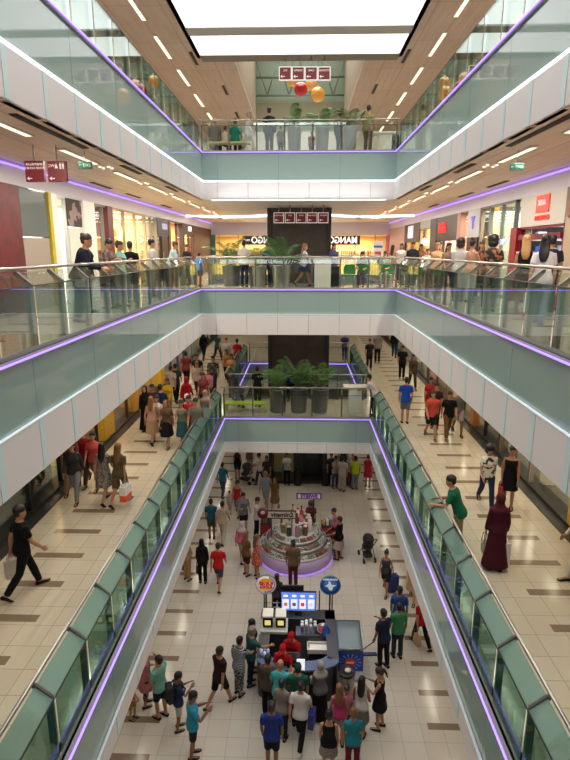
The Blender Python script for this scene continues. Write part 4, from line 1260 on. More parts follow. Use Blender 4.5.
def head_mb(K):
    H = K['H']
    mb = MB()
    prof = [(1.505, .022, .03, .052), (1.52, .04, .052, .04), (1.545, .055, .076, .024), (1.58, .066, .09, .012), (1.62, .073, .096, .004), (1.66, .076, .099, -.002), (1.70, .072, .094, -.006), (1.73, .056, .074, -.008), (1.75, .03, .04, -.008)]
    mb.loft([ringz(H, z, rx, ry, yo, 16, 0, 2.1) for z, rx, ry, yo in prof])
    nk = [ringz(K['T'], 1.44, .062, .062, -.012, 12), ringz(lambda p: (K['T'](p) + H(p)) / 2, 1.5, .053, .056, -.004, 12), ringz(H, 1.56, .054, .06, -.004, 12)]
    mb.loft(nk)
    mb.loft([[H(p) for p in r] for r in (
        [(-.006, .092, 1.64), (.006, .092, 1.64), (.006, .08, 1.64), (-.006, .08, 1.64)],
        [(-.011, .112, 1.602), (.011, .112, 1.602), (.012, .085, 1.602), (-.012, .085, 1.602)],
        [(-.015, .116, 1.588), (.015, .116, 1.588), (.016, .085, 1.583), (-.016, .085, 1.583)])])
    for sg in (-1, 1):
        e = MB().ell((sg * .078, -.008, 1.615), (.012, .02, .034), 8, 6)
        mb.join(e.xf(H))
    return mb
def face_marks(K):
    H = K['H']
    mb = MB()
    for sg in (-1, 1):
        mb.join(MB().ell((sg * .03, .096, 1.632), (.013, .007, .007), 8, 5, 1).xf(H))
        mb.join(MB().tube([(sg * .013, .099, 1.652), (sg * .03, .098, 1.656), (sg * .047, .088, 1.651)], .004, 5, 1).xf(H))
    mb.join(MB().tube([(-.022, .096, 1.557), (-.008, .103, 1.559), (.008, .103, 1.559), (.022, .096, 1.557)], [.003, .006, .006, .003], 6, 2).xf(H))
    return mb
def remeshed(mb, voxel, smooth=2, extra=None, name='body', drop=0.0):
    me = mb.mesh('raw')
    bm = bmesh.new()
    bm.from_mesh(me)
    bmesh.ops.remove_doubles(bm, verts=bm.verts[:], dist=1e-6)
    bmesh.ops.recalc_face_normals(bm, faces=bm.faces[:])
    bm.to_mesh(me)
    bm.free()
    o = bpy.data.objects.new('raw', me)
    COL.objects.link(o)
    m = o.modifiers.new('r', 'REMESH')
    m.mode = 'VOXEL'
    m.voxel_size = voxel
    if smooth:
        q = o.modifiers.new('s', 'SMOOTH')
        q.factor = 0.5
        q.iterations = smooth
    dg = bpy.context.evaluated_depsgraph_get()
    out = bpy.data.meshes.new_from_object(o.evaluated_get(dg))
    bpy.data.objects.remove(o)
    bpy.data.meshes.remove(me)
    r = MB()
    r.add([v.co[:] for v in out.vertices], [tuple(p.vertices) for p in out.polygons], 0, True)
    bpy.data.meshes.remove(out)
    if extra:
        r.join(extra)
    r.v = [(a, b, c - drop) for a, b, c in r.v]
    fin = r.mesh(name, [None] * (3 if extra else 1))
    return fin
LIB = {}
SK = {}
def K_of(pose, sex):
    if (pose, sex) not in SK:
        SK[(pose, sex)] = skel(pose, sex)
    return SK[(pose, sex)]
def lib(pose, sex, what):
    key = (pose, sex, what)
    if key in LIB:
        return LIB[key]
    K = K_of(pose, sex)
    mb = MB()
    vox, sm, extra, nm = 0.017, 2, None, what
    if what == 'body':
        mb.loft(torso_rings(K, 0.80, 1.475, 0.0))
        for i in (0, 1):
            leg_tube(mb, K, i, 1.0, 0.0)
            arm_tube(mb, K, i, 1.0, 0.0)
            foot(mb, K, i, 0.0)
        mb.join(head_mb(K))
        extra = hand(K, 0).join(hand(K, 1)).join(face_marks(K))
        vox = 0.0135
    elif what in ('tee', 'long', 'tank', 'polo'):
        mb.loft(torso_rings(K, 0.83, 1.465 if what != 'tank' else 1.40, 0.017 if what != 'tank' else 0.012, 0.012))
        if what != 'tank':
            for i in (0, 1):
                arm_tube(mb, K, i, 0.34 if what != 'long' else 0.96, 0.019 if what != 'long' else 0.013)
        else:
            for sg in (-1, 1):
                mb.tube([K['T']((sg * .1, .03, 1.38)), K['T']((sg * .09, .0, 1.452)), K['T']((sg * .1, -.05, 1.38))], .026, 8)
    elif what in ('trousers', 'shorts', 'capris'):
        mb.loft(torso_rings(K, 0.79, 1.01, 0.010))
        for i in (0, 1):
            leg_tube(mb, K, i, {'trousers': 0.985, 'shorts': 0.45, 'capris': 0.78}[what], 0.013, {'trousers': 0.010, 'shorts': 0.03, 'capris': 0.012}[what])
    elif what in ('skirt', 'long_skirt', 'mini_skirt'):
        mb.loft(torso_rings(K, 0.9, 1.03, 0.012))
        zb = {'skirt': 0.46, 'long_skirt': 0.06, 'mini_skirt': 0.62}[what]
        spread = abs(K['legs'][0][1].y - K['legs'][1][1].y)
        yc = (K['legs'][0][1].y + K['legs'][1][1].y) / 2
        rings = []
        for f in (0, 0.3, 0.6, 1.0):
            z = 1.0 - (1.0 - zb - K['drop'] * 0) * f
            rings.append(ringz(lambda p: Vector(p), z, 0.165 + 0.06 * f, 0.115 + f * (0.06 + spread * 0.45), yc * f))
        mb.loft(rings)
    elif what in ('dress', 'sundress', 'robe'):
        mb.loft(torso_rings(K, 0.83, 1.46 if what != 'sundress' else 1.38, 0.016))
        if what != 'sundress':
            for i in (0, 1):
                arm_tube(mb, K, i, 0.28 if what == 'dress' else 0.95, 0.018)
        else:
            for sg in (-1, 1):
                mb.tube([K['T']((sg * .1, .03, 1.36)), K['T']((sg * .085, .0, 1.448)), K['T']((sg * .1, -.05, 1.36))], .02, 8)
        zb = {'dress': 0.55, 'sundress': 0.55, 'robe': 0.08}[what]
        spread = abs(K['legs'][0][1].y - K['legs'][1][1].y)
        yc = (K['legs'][0][1].y + K['legs'][1][1].y) / 2
        rings = []
        for f in (0, 0.3, 0.6, 1.0):
            z = 1.02 - (1.02 - zb) * f
            rings.append(ringz(lambda p: Vector(p), z, 0.155 + (0.075 if what != 'robe' else 0.13) * f, 0.11 + f * (0.07 + spread * 0.4), yc * f))
        mb.loft(rings)
    elif what in ('shoe_l', 'shoe_r'):
        foot(mb, K, 0 if what == 'shoe_l' else 1, 0.007)
        nm = 'shoe'
        vox, sm = 0.012, 1
    else:                                   # hair and head wear
        H = K['H']
        T = K['T']
        vox, sm = 0.013, 2
        if what != 'headscarf':
            mb.join(MB().ell((0, -.016, 1.68), (.09, .112, .098), 16, 10).xf(H))
            mb.join(MB().ell((0, -.05, 1.62), (.078, .062, .075), 14, 8).xf(H))
        if what in ('long_hair',):
            rs = [(H, 1.70, .08, .06, -.04), (H, 1.62, .094, .062, -.05), (H, 1.53, .098, .05, -.062), (T, 1.42, .1, .04, -.095), (T, 1.32, .085, .032, -.11), (T, 1.24, .05, .02, -.115)]
            mb.loft([ringz(fn, z, rx, ry, yo, 14) for fn, z, rx, ry, yo in rs])
        elif what == 'bun':
            mb.join(MB().ell((0, -.075, 1.765), (.047, .047, .045), 12, 8).xf(H))
        elif what == 'ponytail':
            mb.tube([H((0, -.09, 1.72)), H((0, -.15, 1.70)), H((0, -.165, 1.60)), H((0, -.15, 1.47))], [.024, .034, .032, .014], 8)
        elif what == 'curly':
            mb.join(MB().ell((0, -.02, 1.675), (.13, .13, .125), 14, 10).xf(H))
            mb.join(MB().ell((0, -.05, 1.58), (.125, .09, .1), 14, 8).xf(H))
        elif what == 'headscarf':
            mb.join(MB().ell((0, -.02, 1.652), (.094, .112, .116), 16, 10).xf(H))
            rs = [(H, 1.62, .088, .092, -.02), (H, 1.53, .088, .085, 0), (T, 1.46, .12, .1, -.005), (T, 1.40, .185, .135, -.005), (T, 1.33, .19, .145, 0)]
            mb.loft([ringz(fn, z, rx, ry, yo, 16) for fn, z, rx, ry, yo in rs])
        elif what == 'cap':
            mb.join(MB().ell((0, -.01, 1.685), (.092, .106, .088), 16, 10).xf(H))
            mb.loft([[H(p) for p in r] for r in ([(-.07, .07, 1.69), (.07, .07, 1.69), (.07, .07, 1.702), (-.07, .07, 1.702)], [(-.06, .165, 1.672), (.06, .165, 1.672), (.06, .165, 1.684), (-.06, .165, 1.684)])])
    me = remeshed(mb, vox, sm, extra, nm, K['drop'])
    LIB[key] = me
    return me
SKINS = {'t': M((172, 124, 94), 0.55), 'l': M((194, 150, 122), 0.55), 'b': M((134, 92, 66), 0.55), 'd': M((104, 70, 52), 0.55)}
EYE = M((34, 24, 20), 0.3)
LIPS = M((150, 82, 74), 0.5)
HAIRC = {'k': M((20, 17, 16), 0.5), 'b': M((52, 34, 24), 0.5), 'l': M((120, 84, 50), 0.5), 'y': M((170, 130, 80), 0.5), 'g': M((130, 126, 122), 0.6)}
PEOPLE = []
CLOTHES = {}
def cloth(c):
    if isinstance(c[0], tuple):
        k = c
        if k not in CLOTHES:
            CLOTHES[k] = pattern_mat('cloth_%d' % len(CLOTHES), c[0], c[1], c[2], c[3] if len(c) > 3 else 16)
        return CLOTHES[k]
    return M(tuple(x * 0.86 for x in c), 0.8, 0, 0, 0.2)  # plain clothes darkened a little, shade on people put into the colour
def slot(o, mats):
    for i, m in enumerate(mats):
        if i < len(o.material_slots):
            o.material_slots[i].link = 'OBJECT'
            o.material_slots[i].material = m
def person(label, loc, hd, H=1.72, pose='stand', sex='m', top=('tee', (90, 90, 90)), bot=('trousers', (40, 40, 46)), hair=('short_hair', 'k'), skin='t', shoes=(40, 36, 34), grp='shoppers on the ground floor'):
    """hd: direction faced, degrees clockwise from straight away from the camera"""
    s = H / 1.755
    o = put('person', lib(pose, sex, 'body'), None, loc, (0, 0, -radians(hd)))
    o.scale = (s, s, s)
    slot(o, (SKINS[skin], EYE, LIPS))
    tag(o, label, 'person', grp)
    def wear(what, name, m):
        c = put(name, lib(pose, sex, what), o)
        slot(c, (m,))
        return c
    if top:
        nm = {'tee': 'shirt', 'long': 'long_sleeved_top', 'tank': 'tank_top', 'dress': 'dress', 'sundress': 'dress', 'robe': 'robe'}[top[0]]
        wear(top[0], nm, cloth(top[1]))
    if bot:
        wear(bot[0], bot[0], cloth(bot[1]))
    if hair:
        if hair[0] in ('headscarf', 'cap'):
            wear(hair[0], hair[0], cloth(hair[1]))
        else:
            wear(hair[0], 'hair', HAIRC[hair[1]])
    if shoes:
        wear('shoe_l', 'shoe', cloth(shoes))
        wear('shoe_r', 'shoe', cloth(shoes))
    o['_pose'] = pose
    PEOPLE.append((o, pose, sex, s))
    return o
def hand_pos(o, i):
    """world place of hand i (0 left, 1 right) of a person"""
    for q, pose, sex, s in PEOPLE:
        if q == o:
            K = K_of(pose, sex)
            p = K['arms'][i][2] + K['arms'][i][3] * 0.085 - Vector((0, 0, K['drop']))
            a = o.rotation_euler[2]
            p = Matrix.Rotation(a, 3, 'Z') @ (p * s)
            return Vector(o.location) + p
def local_pos(o, v):
    s = o.scale[0]
    return Vector(o.location) + Matrix.Rotation(o.rotation_euler[2], 3, 'Z') @ (Vector(v) * s)
def bag(o, i, label, col, kind='shopping_bag', w=0.3, h=0.34, d=0.12, col2=None):
    p = hand_pos(o, i)
    t = thing(kind, label, 'bag', (p.x, p.y, p.z), o.rotation_euler[2] + pi / 2, 'bags carried by shoppers')
    hh = 0.12 if kind == 'shopping_bag' else 0.2
    if kind == 'shopping_bag':
        mb = MB()
        mb.loft([[(-w / 2 * k, -d / 2 * k, z), (w / 2 * k, -d / 2 * k, z), (w / 2 * k, d / 2 * k, z), (-w / 2 * k, d / 2 * k, z)] for k, z in ((0.96, -hh - h), (1, -hh - h * 0.6), (1, -hh))], 0, True, False)
        mb.build('bag_body', M(col, 0.6), t)
        if col2:
            MB().box(-w / 2 - .003, w / 2 + .003, -d / 2 - .003, d / 2 + .003, -hh - h * 0.95, -hh - h * 0.55).build('printed_band', M(col2, 0.6), t)
    else:
        MB().loft([ringz(lambda p_: Vector(p_), z, w / 2 * k, d / 2 * k, 0, 12) for k, z in ((0.7, -hh - h), (1, -hh - h * 0.8), (0.95, -hh - h * 0.4), (0.7, -hh - 0.01), (0.6, -hh))]).build('bag_body', M(col, 0.6), t)
    for y in (-d * 0.35, d * 0.35):
        MB().tube([(-w * .28, y, -hh - 0.02), (-w * .2, y * .7, -0.03), (0, y * .3, 0.0), (w * .2, y * .7, -0.03), (w * .28, y, -hh - 0.02)], 0.008, 6).build('handle', M(tuple(int(x * 0.7) for x in col), 0.6), t)
    return t
def backpack(o, label, col):
    p = local_pos(o, (0, -0.2, 1.22 - K_of(o['_pose'], 'm')['drop']))
    t = thing('backpack', label, 'bag', p, o.rotation_euler[2], 'bags carried by shoppers')
    MB().bbox(-0.15, 0.15, -0.09, 0.07, -0.22, 0.22, 0.05).build('bag_body', M(col, 0.7), t)
    MB().bbox(-0.11, 0.11, -0.12, -0.08, -0.18, 0.02, 0.02).build('front_pocket', M(tuple(int(x * 0.8) for x in col), 0.7), t)
    for x in (-0.1, 0.1):
        MB().tube([(x, 0.06, 0.17), (x, 0.12, 0.23), (x, 0.26, 0.2), (x, 0.345, 0.05), (x, 0.3, -0.1), (x, 0.08, -0.18)], 0.018, 6).build('strap', M(tuple(int(x_ * 0.7) for x_ in col), 0.7), t)
    return t
# ------------------------------------------------------------------ sweets kiosk
def at(u, v, z):
    p = on_z(u, v, z)
    return Vector((p.x, p.y, z))
base_front = at(295.5, 577.5, 0)
KR = 1.38
KC = Vector((base_front.x, base_front.y + KR, 0))
LAVB = M((206, 178, 232), 0.35)
CHROME = M((222, 222, 220), 0.3, 0.55)
CANDY = [(150, 60, 56), (226, 216, 200), (96, 120, 88), (190, 150, 90), (60, 52, 48), (226, 226, 222), (170, 110, 130), (140, 150, 120), (96, 76, 62)]
BINS = [(186, 186, 180), (44, 40, 38), (120, 116, 110), (84, 74, 66), (206, 204, 198), (70, 84, 66), (130, 96, 74), (150, 60, 60)]
t = thing('sweets_kiosk', 'round sweets kiosk with silver tiers over a lavender glowing base', 'kiosk', KC)
KIOSK = t
MB().lathe([(KR - 0.1, 0), (KR - 0.06, 0.02), (KR - 0.06, 0.1), (KR, 0.12), (KR, 0.5), (KR - 0.04, 0.54), (KR - 0.3, 0.54)], 48).build('base', LAVB, t)
MB().lathe([(KR - 0.03, 0.0), (KR + 0.02, 0.02), (KR + 0.02, 0.05), (KR - 0.03, 0.06)], 48).build('light_ring', M((196, 156, 255), 0.4, 0, 0.6), t)
for q, (r, z) in enumerate(((KR - 0.02, 0.54), (KR - 0.24, 0.76), (KR - 0.46, 0.98))):
    MB().lathe([(r - 0.24, z), (r, z), (r, z + 0.1), (r - 0.015, z + 0.1), (r - 0.02, z + 0.03), (r - 0.24, z + 0.14)], 48).build('silver_tier', CHROME, t)
    n = 26 - q * 4
    for k in range(n):
        if k in (n // 4 * 0 + 6, 7) and q == 2:
            continue
        a = 2 * pi * (k + 0.5) / n
        mb = MB()
        r0, r1 = r - 0.2, r - 0.03
        da = pi / n * 0.86
        pts = [(r0 * cos(a - da), r0 * sin(a - da)), (r1 * cos(a - da), r1 * sin(a - da)), (r1 * cos(a + da), r1 * sin(a + da)), (r0 * cos(a + da), r0 * sin(a + da))]
        lo = [(x, y, z + 0.04) for x, y in pts]
        up = [(x, y, z + (0.17 if i in (0, 3) else 0.09)) for i, (x, y) in enumerate(pts)]
        cx, cy = (r0 + r1) / 2 * cos(a), (r0 + r1) / 2 * sin(a)
        tp = [(cx + (x - cx) * 0.5, cy + (y - cy) * 0.5, z + 0.19) for x, y in pts]
        mb.loft([lo, up, tp], 0, True, False)
        mb.build('sweet_bin', pattern_mat('sweets_%d_%d' % (q, k), BINS[k % 8], BINS[(k * 3 + 1) % 8], 'print', 26, 0.4), t)
MB().lathe([(KR - 0.74, 0.0), (KR - 0.74, 1.02), (KR - 0.78, 1.06), (0.2, 1.06)], 40).build('inner_counter', M((196, 190, 186), 0.4), t)
MB().lathe([(0.3, 1.06), (0.3, 1.45), (0.34, 1.47), (0.34, 1.5), (0.1, 1.52)], 24).build('centre_stand', M((210, 204, 198), 0.4), t)
rnd = random.Random(5)
NTH = ['first', 'second', 'third', 'fourth', 'fifth', 'sixth', 'seventh', 'eighth', 'ninth', 'tenth', 'eleventh', 'twelfth']
def jar_place(k):
    a = 2 * pi * k / 20 + 0.1
    return ((0.42 + 0.1 * (k % 2)) * cos(a), (0.42 + 0.1 * (k % 2)) * sin(a))
JAR_ORDER = {}
for front in (True, False):
    row = sorted([k for k in range(20) if (jar_place(k)[1] < 0) == front], key=lambda k: jar_place(k)[0])
    for i, k in enumerate(row):
        JAR_ORDER[k] = '%s from the left in the %s half of the jar ring' % (NTH[i], 'front' if front else 'back')
for k in range(20):
    a = 2 * pi * k / 20 + 0.1
    r = 0.42 + 0.1 * (k % 2)
    h = rnd.uniform(0.34, 0.62)
    j = thing('sweet_jar', 'jar of %s sweets, %s' % (('red', 'cream', 'green', 'amber', 'brown', 'white', 'pink', 'olive', 'umber')[k % 9], JAR_ORDER[k]), 'jar', (KC.x + r * cos(a), KC.y + r * sin(a), 1.065), 0, 'sweet jars on the round kiosk')
    MB().lathe([(0.07, 0), (0.085, 0.02), (0.085, h - 0.08), (0.06, h - 0.03), (0.06, h)], 14).build('jar_body', M(CANDY[k % 9], 0.2), j)
    MB().lathe([(0.066, h), (0.066, h + 0.035), (0.02, h + 0.045)], 14).build('lid', M((200, 190, 180), 0.3), j)
for k in range(7):
    a = 2 * pi * k / 7 + 0.4
    h = rnd.uniform(0.3, 0.55)
    j = thing('sweet_bottle', 'tall %s bottle on top of the kiosk centre stand' % ('red', 'cream', 'amber', 'green', 'white', 'brown', 'pink')[k], 'bottle', (KC.x + 0.22 * cos(a), KC.y + 0.22 * sin(a), 1.515), 0, 'bottles on the kiosk stand')
    MB().lathe([(0.07, 0), (0.075, 0.02), (0.075, h * 0.6), (0.03, h * 0.8), (0.03, h)], 12).build('bottle_body', M([(190, 50, 50), (236, 226, 200), (220, 150, 60), (90, 130, 80), (236, 236, 236), (110, 70, 50), (220, 130, 160)][k], 0.25), j)
    MB().lathe([(0.036, h), (0.036, h + 0.05), (0.01, h + 0.055)], 10).build('cap', M((60, 50, 46), 0.4), j)
for k, (dx, dy, w) in enumerate(((-1.0, 0.75, 0.42), (1.02, 0.62, 0.46))):
    c = thing('side_display', ('red fronted side display left of the round kiosk', 'dark side display with red cards right of the round kiosk')[k], 'display', (KC.x + dx * 1.18, KC.y + dy * 1.1, 0))
    MB().bbox(-w / 2, w / 2, -0.28, 0.28, 0, 1.05, 0.02).build('cabinet', M((46, 34, 34), 0.4), c)
    MB().bbox(-w / 2 + 0.03, w / 2 - 0.03, -0.3, -0.27, 0.55, 1.0, 0.01).build('front_card', M((150, 34, 40), 0.5), c)
    for i in range(3):
        MB().bbox(-w / 2 + 0.05 + i * w * 0.3, -w / 2 + 0.05 + i * w * 0.3 + 0.09, -0.18, 0.1, 1.05, 1.2 + 0.05 * i, 0.01).build('box', M(CANDY[(k * 3 + i * 2) % 9], 0.5), c)
# signs of the sweets kiosk
sp = on_y(281, 514.5, KC.y - 0.5)
t = thing('kiosk_sign', 'pale framed sign with dark mirrored letters over the sweets kiosk', 'sign', sp)
MB().bbox(-0.5, 0.52, -0.02, 0.02, -0.13, 0.13, 0.01).build('board', M((206, 198, 190), 0.5), t)
MB().box(-0.53, 0.55, -0.03, 0.03, 0.125, 0.16).box(-0.53, 0.55, -0.03, 0.03, -0.16, -0.125).box(0.52, 0.555, -0.03, 0.03, -0.16, 0.16).build('frame', M((70, 50, 46), 0.5), t)
text_mb('vitamin2', 0.24, 0.02, False, True, 0.008).xf(lambda p: Vector((p.x + 0.04, p.y - 0.03, p.z))).build('lettering', M((66, 44, 40), 0.5), t)
MB().lathe([(0.2, 0), (0.2, 0.05)], 20).xf(lambda p: Vector((p.x - 0.66, -p.z, p.y + 0.05))).build('round_emblem', M((92, 34, 36), 0.5), t)
MB().ell((-0.66, -0.06, 0.09), (0.08, 0.02, 0.07), 10, 6).build('emblem_mark', M((206, 180, 170), 0.5), t)
for x in (-0.35, 0.4):
    MB().tube([(x, 0.03, -0.15), (x, 0.03, 1.065 - sp.z)], 0.018, 6).build('support', CHAR, t)
sp = on_y(309, 496, KC.y + 0.5)
t = thing('kiosk_sign', 'purple sign with white mirrored letters on a pole, sweets kiosk', 'sign', sp)
MB().bbox(-0.48, 0.48, -0.025, 0.025, -0.12, 0.12, 0.01).build('board', M((84, 50, 120), 0.5), t)
MB().box(-0.42, 0.42, -0.032, -0.024, -0.08, 0.08).build('white_field', M((226, 214, 232), 0.5), t)
text_mb('SWEETS', 0.18, 0.01, True, True, 0.012).xf(lambda p: Vector((p.x, p.y - 0.036, p.z))).build('lettering', M((110, 60, 150), 0.5), t)
MB().tube([(0.18, 0.04, 0.1), (0.18, 0.04, 1.06 - sp.z)], 0.03, 8).build('pole', CHAR, t)

# ------------------------------------------------------------------ burger kiosk
BX, BY0, BY1, BWD = 0.10, 12.05, 14.35, 1.05
CT = 1.05
t = thing('food_kiosk', 'dark walled burger kiosk with a curved blue tiled front counter', 'kiosk', (BX, BY0, 0))
DKW = M((56, 56, 60), 0.4)
D = BY1 - BY0
pts_o, pts_i = [], []
for k in range(13):
    a = pi + pi * k / 12
    pts_o.append((BWD * cos(a) * 1.02, 0.28 + 0.42 * sin(a)))
    pts_i.append(((BWD - 0.32) * cos(a), 0.42 + 0.22 * sin(a)))
poly = pts_o + pts_i[::-1]
MB().prism([(x * 0.97, y * 0.97 + 0.01) for x, y in poly], 0.0, CT - 0.05, lambda a, b, d: (a, b, d)).build('front_counter', M((34, 36, 44), 0.35), t)
tile = pattern_mat('blue_white_tiles', (58, 78, 124), (124, 136, 166), 'check', 22, 0.3)
MB().prism(poly, CT - 0.05, CT, lambda a, b, d: (a, b, d)).build('counter_top', tile, t)
for sg in (-1, 1):
    a, b = sorted((sg * BWD, sg * (BWD - 0.26)))
    ye = D - 1.1 if sg < 0 else D
    MB().bbox(a, b, 0.3, ye, 0, CT - 0.04, 0.01).build('side_counter', DKW, t)
    MB().bbox(a - 0.02, b + 0.02, 0.3, ye, CT - 0.04, CT, 0.01).build('side_top', M((104, 106, 112), 0.3, 0.4), t)
MB().bbox(-BWD, BWD, D - 0.4, D, 0, CT - 0.04, 0.01).build('back_counter', DKW, t)
MB().bbox(-BWD - 0.02, BWD + 0.02, D - 0.42, D + 0.02, CT - 0.04, CT, 0.01).build('back_top', M((84, 86, 92), 0.3, 0.4), t)
MB().box(-BWD + 0.02, BWD - 0.02, 0.3, D - 0.02, 0.005, 0.03).build('kiosk_floor', M((92, 90, 86), 0.6), t)
for x in (-BWD + 0.06, -BWD + 0.3, 0.62, BWD - 0.06):
    MB().tube([(x, D - 0.05, CT), (x, D - 0.05, 1.72)], 0.018, 8).build('post', CHAR, t)
MB().tube([(-BWD + 0.06, D - 0.05, 1.3), (-0.45, D - 0.05, 1.3)], 0.014, 6).tube([(-BWD + 0.06, D - 0.05, 1.15), (-0.45, D - 0.05, 1.15)], 0.014, 6).build('rail', STEEL, t)
MB().bbox(-0.06, 0.94, D - 0.95, D - 0.55, 0, 0.92, 0.01).build('work_bench', M((120, 122, 124), 0.3, 0.7), t)
MB().bbox(0.3, 0.95, 0.75, 1.35, 0, 0.85, 0.01).build('inner_bench', M((96, 98, 100), 0.3, 0.7), t)
# on and in the kiosk
W0 = Vector((BX, BY0, 0))
def on(x, y, z):
    return (BX + x, BY0 + y, z)
s = thing('menu_screen', 'bright blue white menu screen standing on burger kiosk', 'screen', on(0.0, D - 0.2, CT))
MB().bbox(-0.5, 0.52, -0.03, 0.04, 0.12, 0.74, 0.01).build('housing', BLACK, s)
scr = MB().box(-0.48, 0.5, -0.036, -0.03, 0.14, 0.72).build('display', M((96, 130, 226), 0.3, 0, 1.3), s)
for i, (cc, c2) in enumerate((((240, 240, 250), (210, 120, 70)), ((230, 236, 250), (120, 90, 60)), ((250, 240, 236), (226, 60, 50)), ((226, 236, 250), (230, 220, 200)))):
    x = -0.36 + i * 0.245
    MB().bbox(x - 0.09, x + 0.09, -0.042, -0.035, 0.2, 0.5, 0.003).build('menu_panel', M(cc, 0.3, 0, 1.3), s)
    MB().ell((x, -0.042, 0.34), (0.06, 0.006, 0.07), 10, 6).build('dish_picture', M(c2, 0.3, 0, 1.0), s)
    MB().box(x - 0.06, x + 0.06, -0.042, -0.035, 0.58, 0.64).build('caption_bar', M((250, 250, 255), 0.3, 0, 1.3), s)
MB().bbox(-0.1, 0.1, -0.08, 0.1, 0, 0.14, 0.01).build('stand', CHAR, s)
s = thing('screen_box', 'dark box standing behind the bright menu screen', 'screen', on(-0.2, D - 0.06, CT))
MB().bbox(-0.3, 0.36, -0.03, 0.03, 0.2, 0.84, 0.01).build('housing', M((34, 34, 38), 0.5), s)
MB().bbox(-0.06, 0.06, -0.04, 0.04, 0, 0.22, 0.01).build('stand', CHAR, s)
def disc_sign(x, z, label, build):
    d = thing('round_sign', label, 'sign', on(x, D - 0.12, CT), 0, 'round signs on the burger kiosk')
    MB().tube([(0, 0.03, 0), (0, 0.03, z - CT - 0.2)], 0.025, 8).build('post', CHAR, d)
    return d, z - CT
d, z = disc_sign(-0.93, 1.95, 'round white burger sign with red mirrored letters on kiosk post', None)
def fl(mb, dx=0, dz=0):
    return mb.xf(lambda p: Vector((p.x + dx, p.y, p.z + z + dz)))
def disc(r, y0, y1, n=32):
    return MB().lathe([(r, 0), (r, y1 - y0)], n).xf(lambda p: Vector((p.x, y0 + p.z, p.y)))
fl(disc(0.29, -0.02, 0.03)).build('disc', M((240, 238, 232), 0.4, 0, 0.35), d)
fl(MB().ring([(0.285, 0), (0.3, 0), (0.3, 0.06), (0.285, 0.06)], 32).xf(lambda p: Vector((p.x, -0.03 + p.z, p.y)))).build('rim', M((150, 150, 156), 0.3, 0.6), d)
bun_t = [(0.2 * cos(pi * k / 12), 0.075 + 0.13 * sin(pi * k / 12)) for k in range(13)]
bun_b = [(0.2 * cos(pi + pi * k / 12), -0.085 + 0.1 * sin(pi + pi * k / 12)) for k in range(13)]
ORB = M((242, 166, 40), 0.4, 0, 0.3)
fl(MB().prism(bun_t, -0.03, -0.018, lambda a, b, q: (a, q, b))).build('upper_bun', ORB, d)
fl(MB().prism(bun_b, -0.03, -0.018, lambda a, b, q: (a, q, b))).build('lower_bun', ORB, d)
REDL = M((206, 30, 30), 0.4, 0, 0.3)
fl(text_mb('BURGER', 0.115, 0.012, True, True, 0.006).xf(lambda p: Vector((p.x, p.y - 0.03, p.z))), 0, 0.045).build('lettering', REDL, d)
fl(text_mb('KING', 0.15, 0.012, True, True, 0.008).xf(lambda p: Vector((p.x, p.y - 0.03, p.z))), 0, -0.06).build('lettering', REDL, d)
arc = [(0.26 * cos(a), 0.26 * sin(a)) for a in [radians(110 + k * 10) for k in range(18)]] + [(0.235 * cos(a), 0.225 * sin(a)) for a in [radians(280 - k * 10) for k in range(18)]]
fl(MB().prism(arc, -0.028, -0.018, lambda a, b, q: (-a, q, b))).build('blue_crescent', M((40, 80, 170), 0.4, 0, 0.2), d)
d, z = disc_sign(0.92, 1.95, 'round blue sign with a white winged figure on kiosk post', None)
fl(disc(0.29, -0.02, 0.03)).build('disc', M((36, 84, 150), 0.4, 0, 0.2), d)
fl(MB().ring([(0.27, 0), (0.3, 0), (0.3, 0.06), (0.27, 0.06)], 32).xf(lambda p: Vector((p.x, -0.03 + p.z, p.y)))).build('rim', M((90, 130, 180), 0.3, 0.3), d)
fl(disc(0.2, -0.026, -0.019)).build('inner_disc', M((60, 120, 190), 0.4, 0, 0.2), d)
wing = [(-0.02, -0.14), (0.05, -0.15), (0.08, -0.04), (0.17, 0.02), (0.1, 0.03), (0.04, 0.02), (0.0, 0.12), (-0.05, 0.15), (-0.05, 0.06), (-0.15, -0.02), (-0.08, -0.03)]
fl(MB().prism(wing, -0.034, -0.025, lambda a, b, q: (a, q, b))).build('white_figure', M((236, 240, 246), 0.4, 0, 0.35), d)
fl(text_mb('DONDURMA', 0.07, 0.01, True, True, 0.004).xf(lambda p: Vector((p.x, p.y - 0.032, p.z))), 0, 0.2).build('lettering', M((236, 240, 246), 0.4, 0, 0.3), d)
# drinks machine with two lit bowls
s = thing('drink_dispenser', 'white drink dispenser with two lit yellow bowls, burger kiosk', 'dispenser', on(-0.66, D - 0.75, 0.0))
MB().bbox(-0.36, 0.36, -0.28, 0.3, 0, 1.0, 0.02).build('cabinet', M((44, 44, 48), 0.4), s)
MB().bbox(-0.38, 0.38, -0.3, 0.3, 1.0, 1.1, 0.03).build('drip_tray', M((210, 210, 208), 0.3, 0.3), s)
for x in (-0.18, 0.18):
    MB().bbox(x - 0.14, x + 0.14, -0.16, 0.2, 1.1, 1.42, 0.03).build('bowl', M((36, 34, 30), 0.15), s)
    MB().bbox(x - 0.08, x + 0.08, -0.172, -0.155, 1.2, 1.34, 0.005).build('glowing_window', M((246, 226, 130), 0.4, 0, 1.0), s)
    MB().bbox(x - 0.15, x + 0.15, -0.17, 0.21, 1.42, 1.48, 0.02).build('bowl_lid', M((236, 234, 226), 0.4), s)
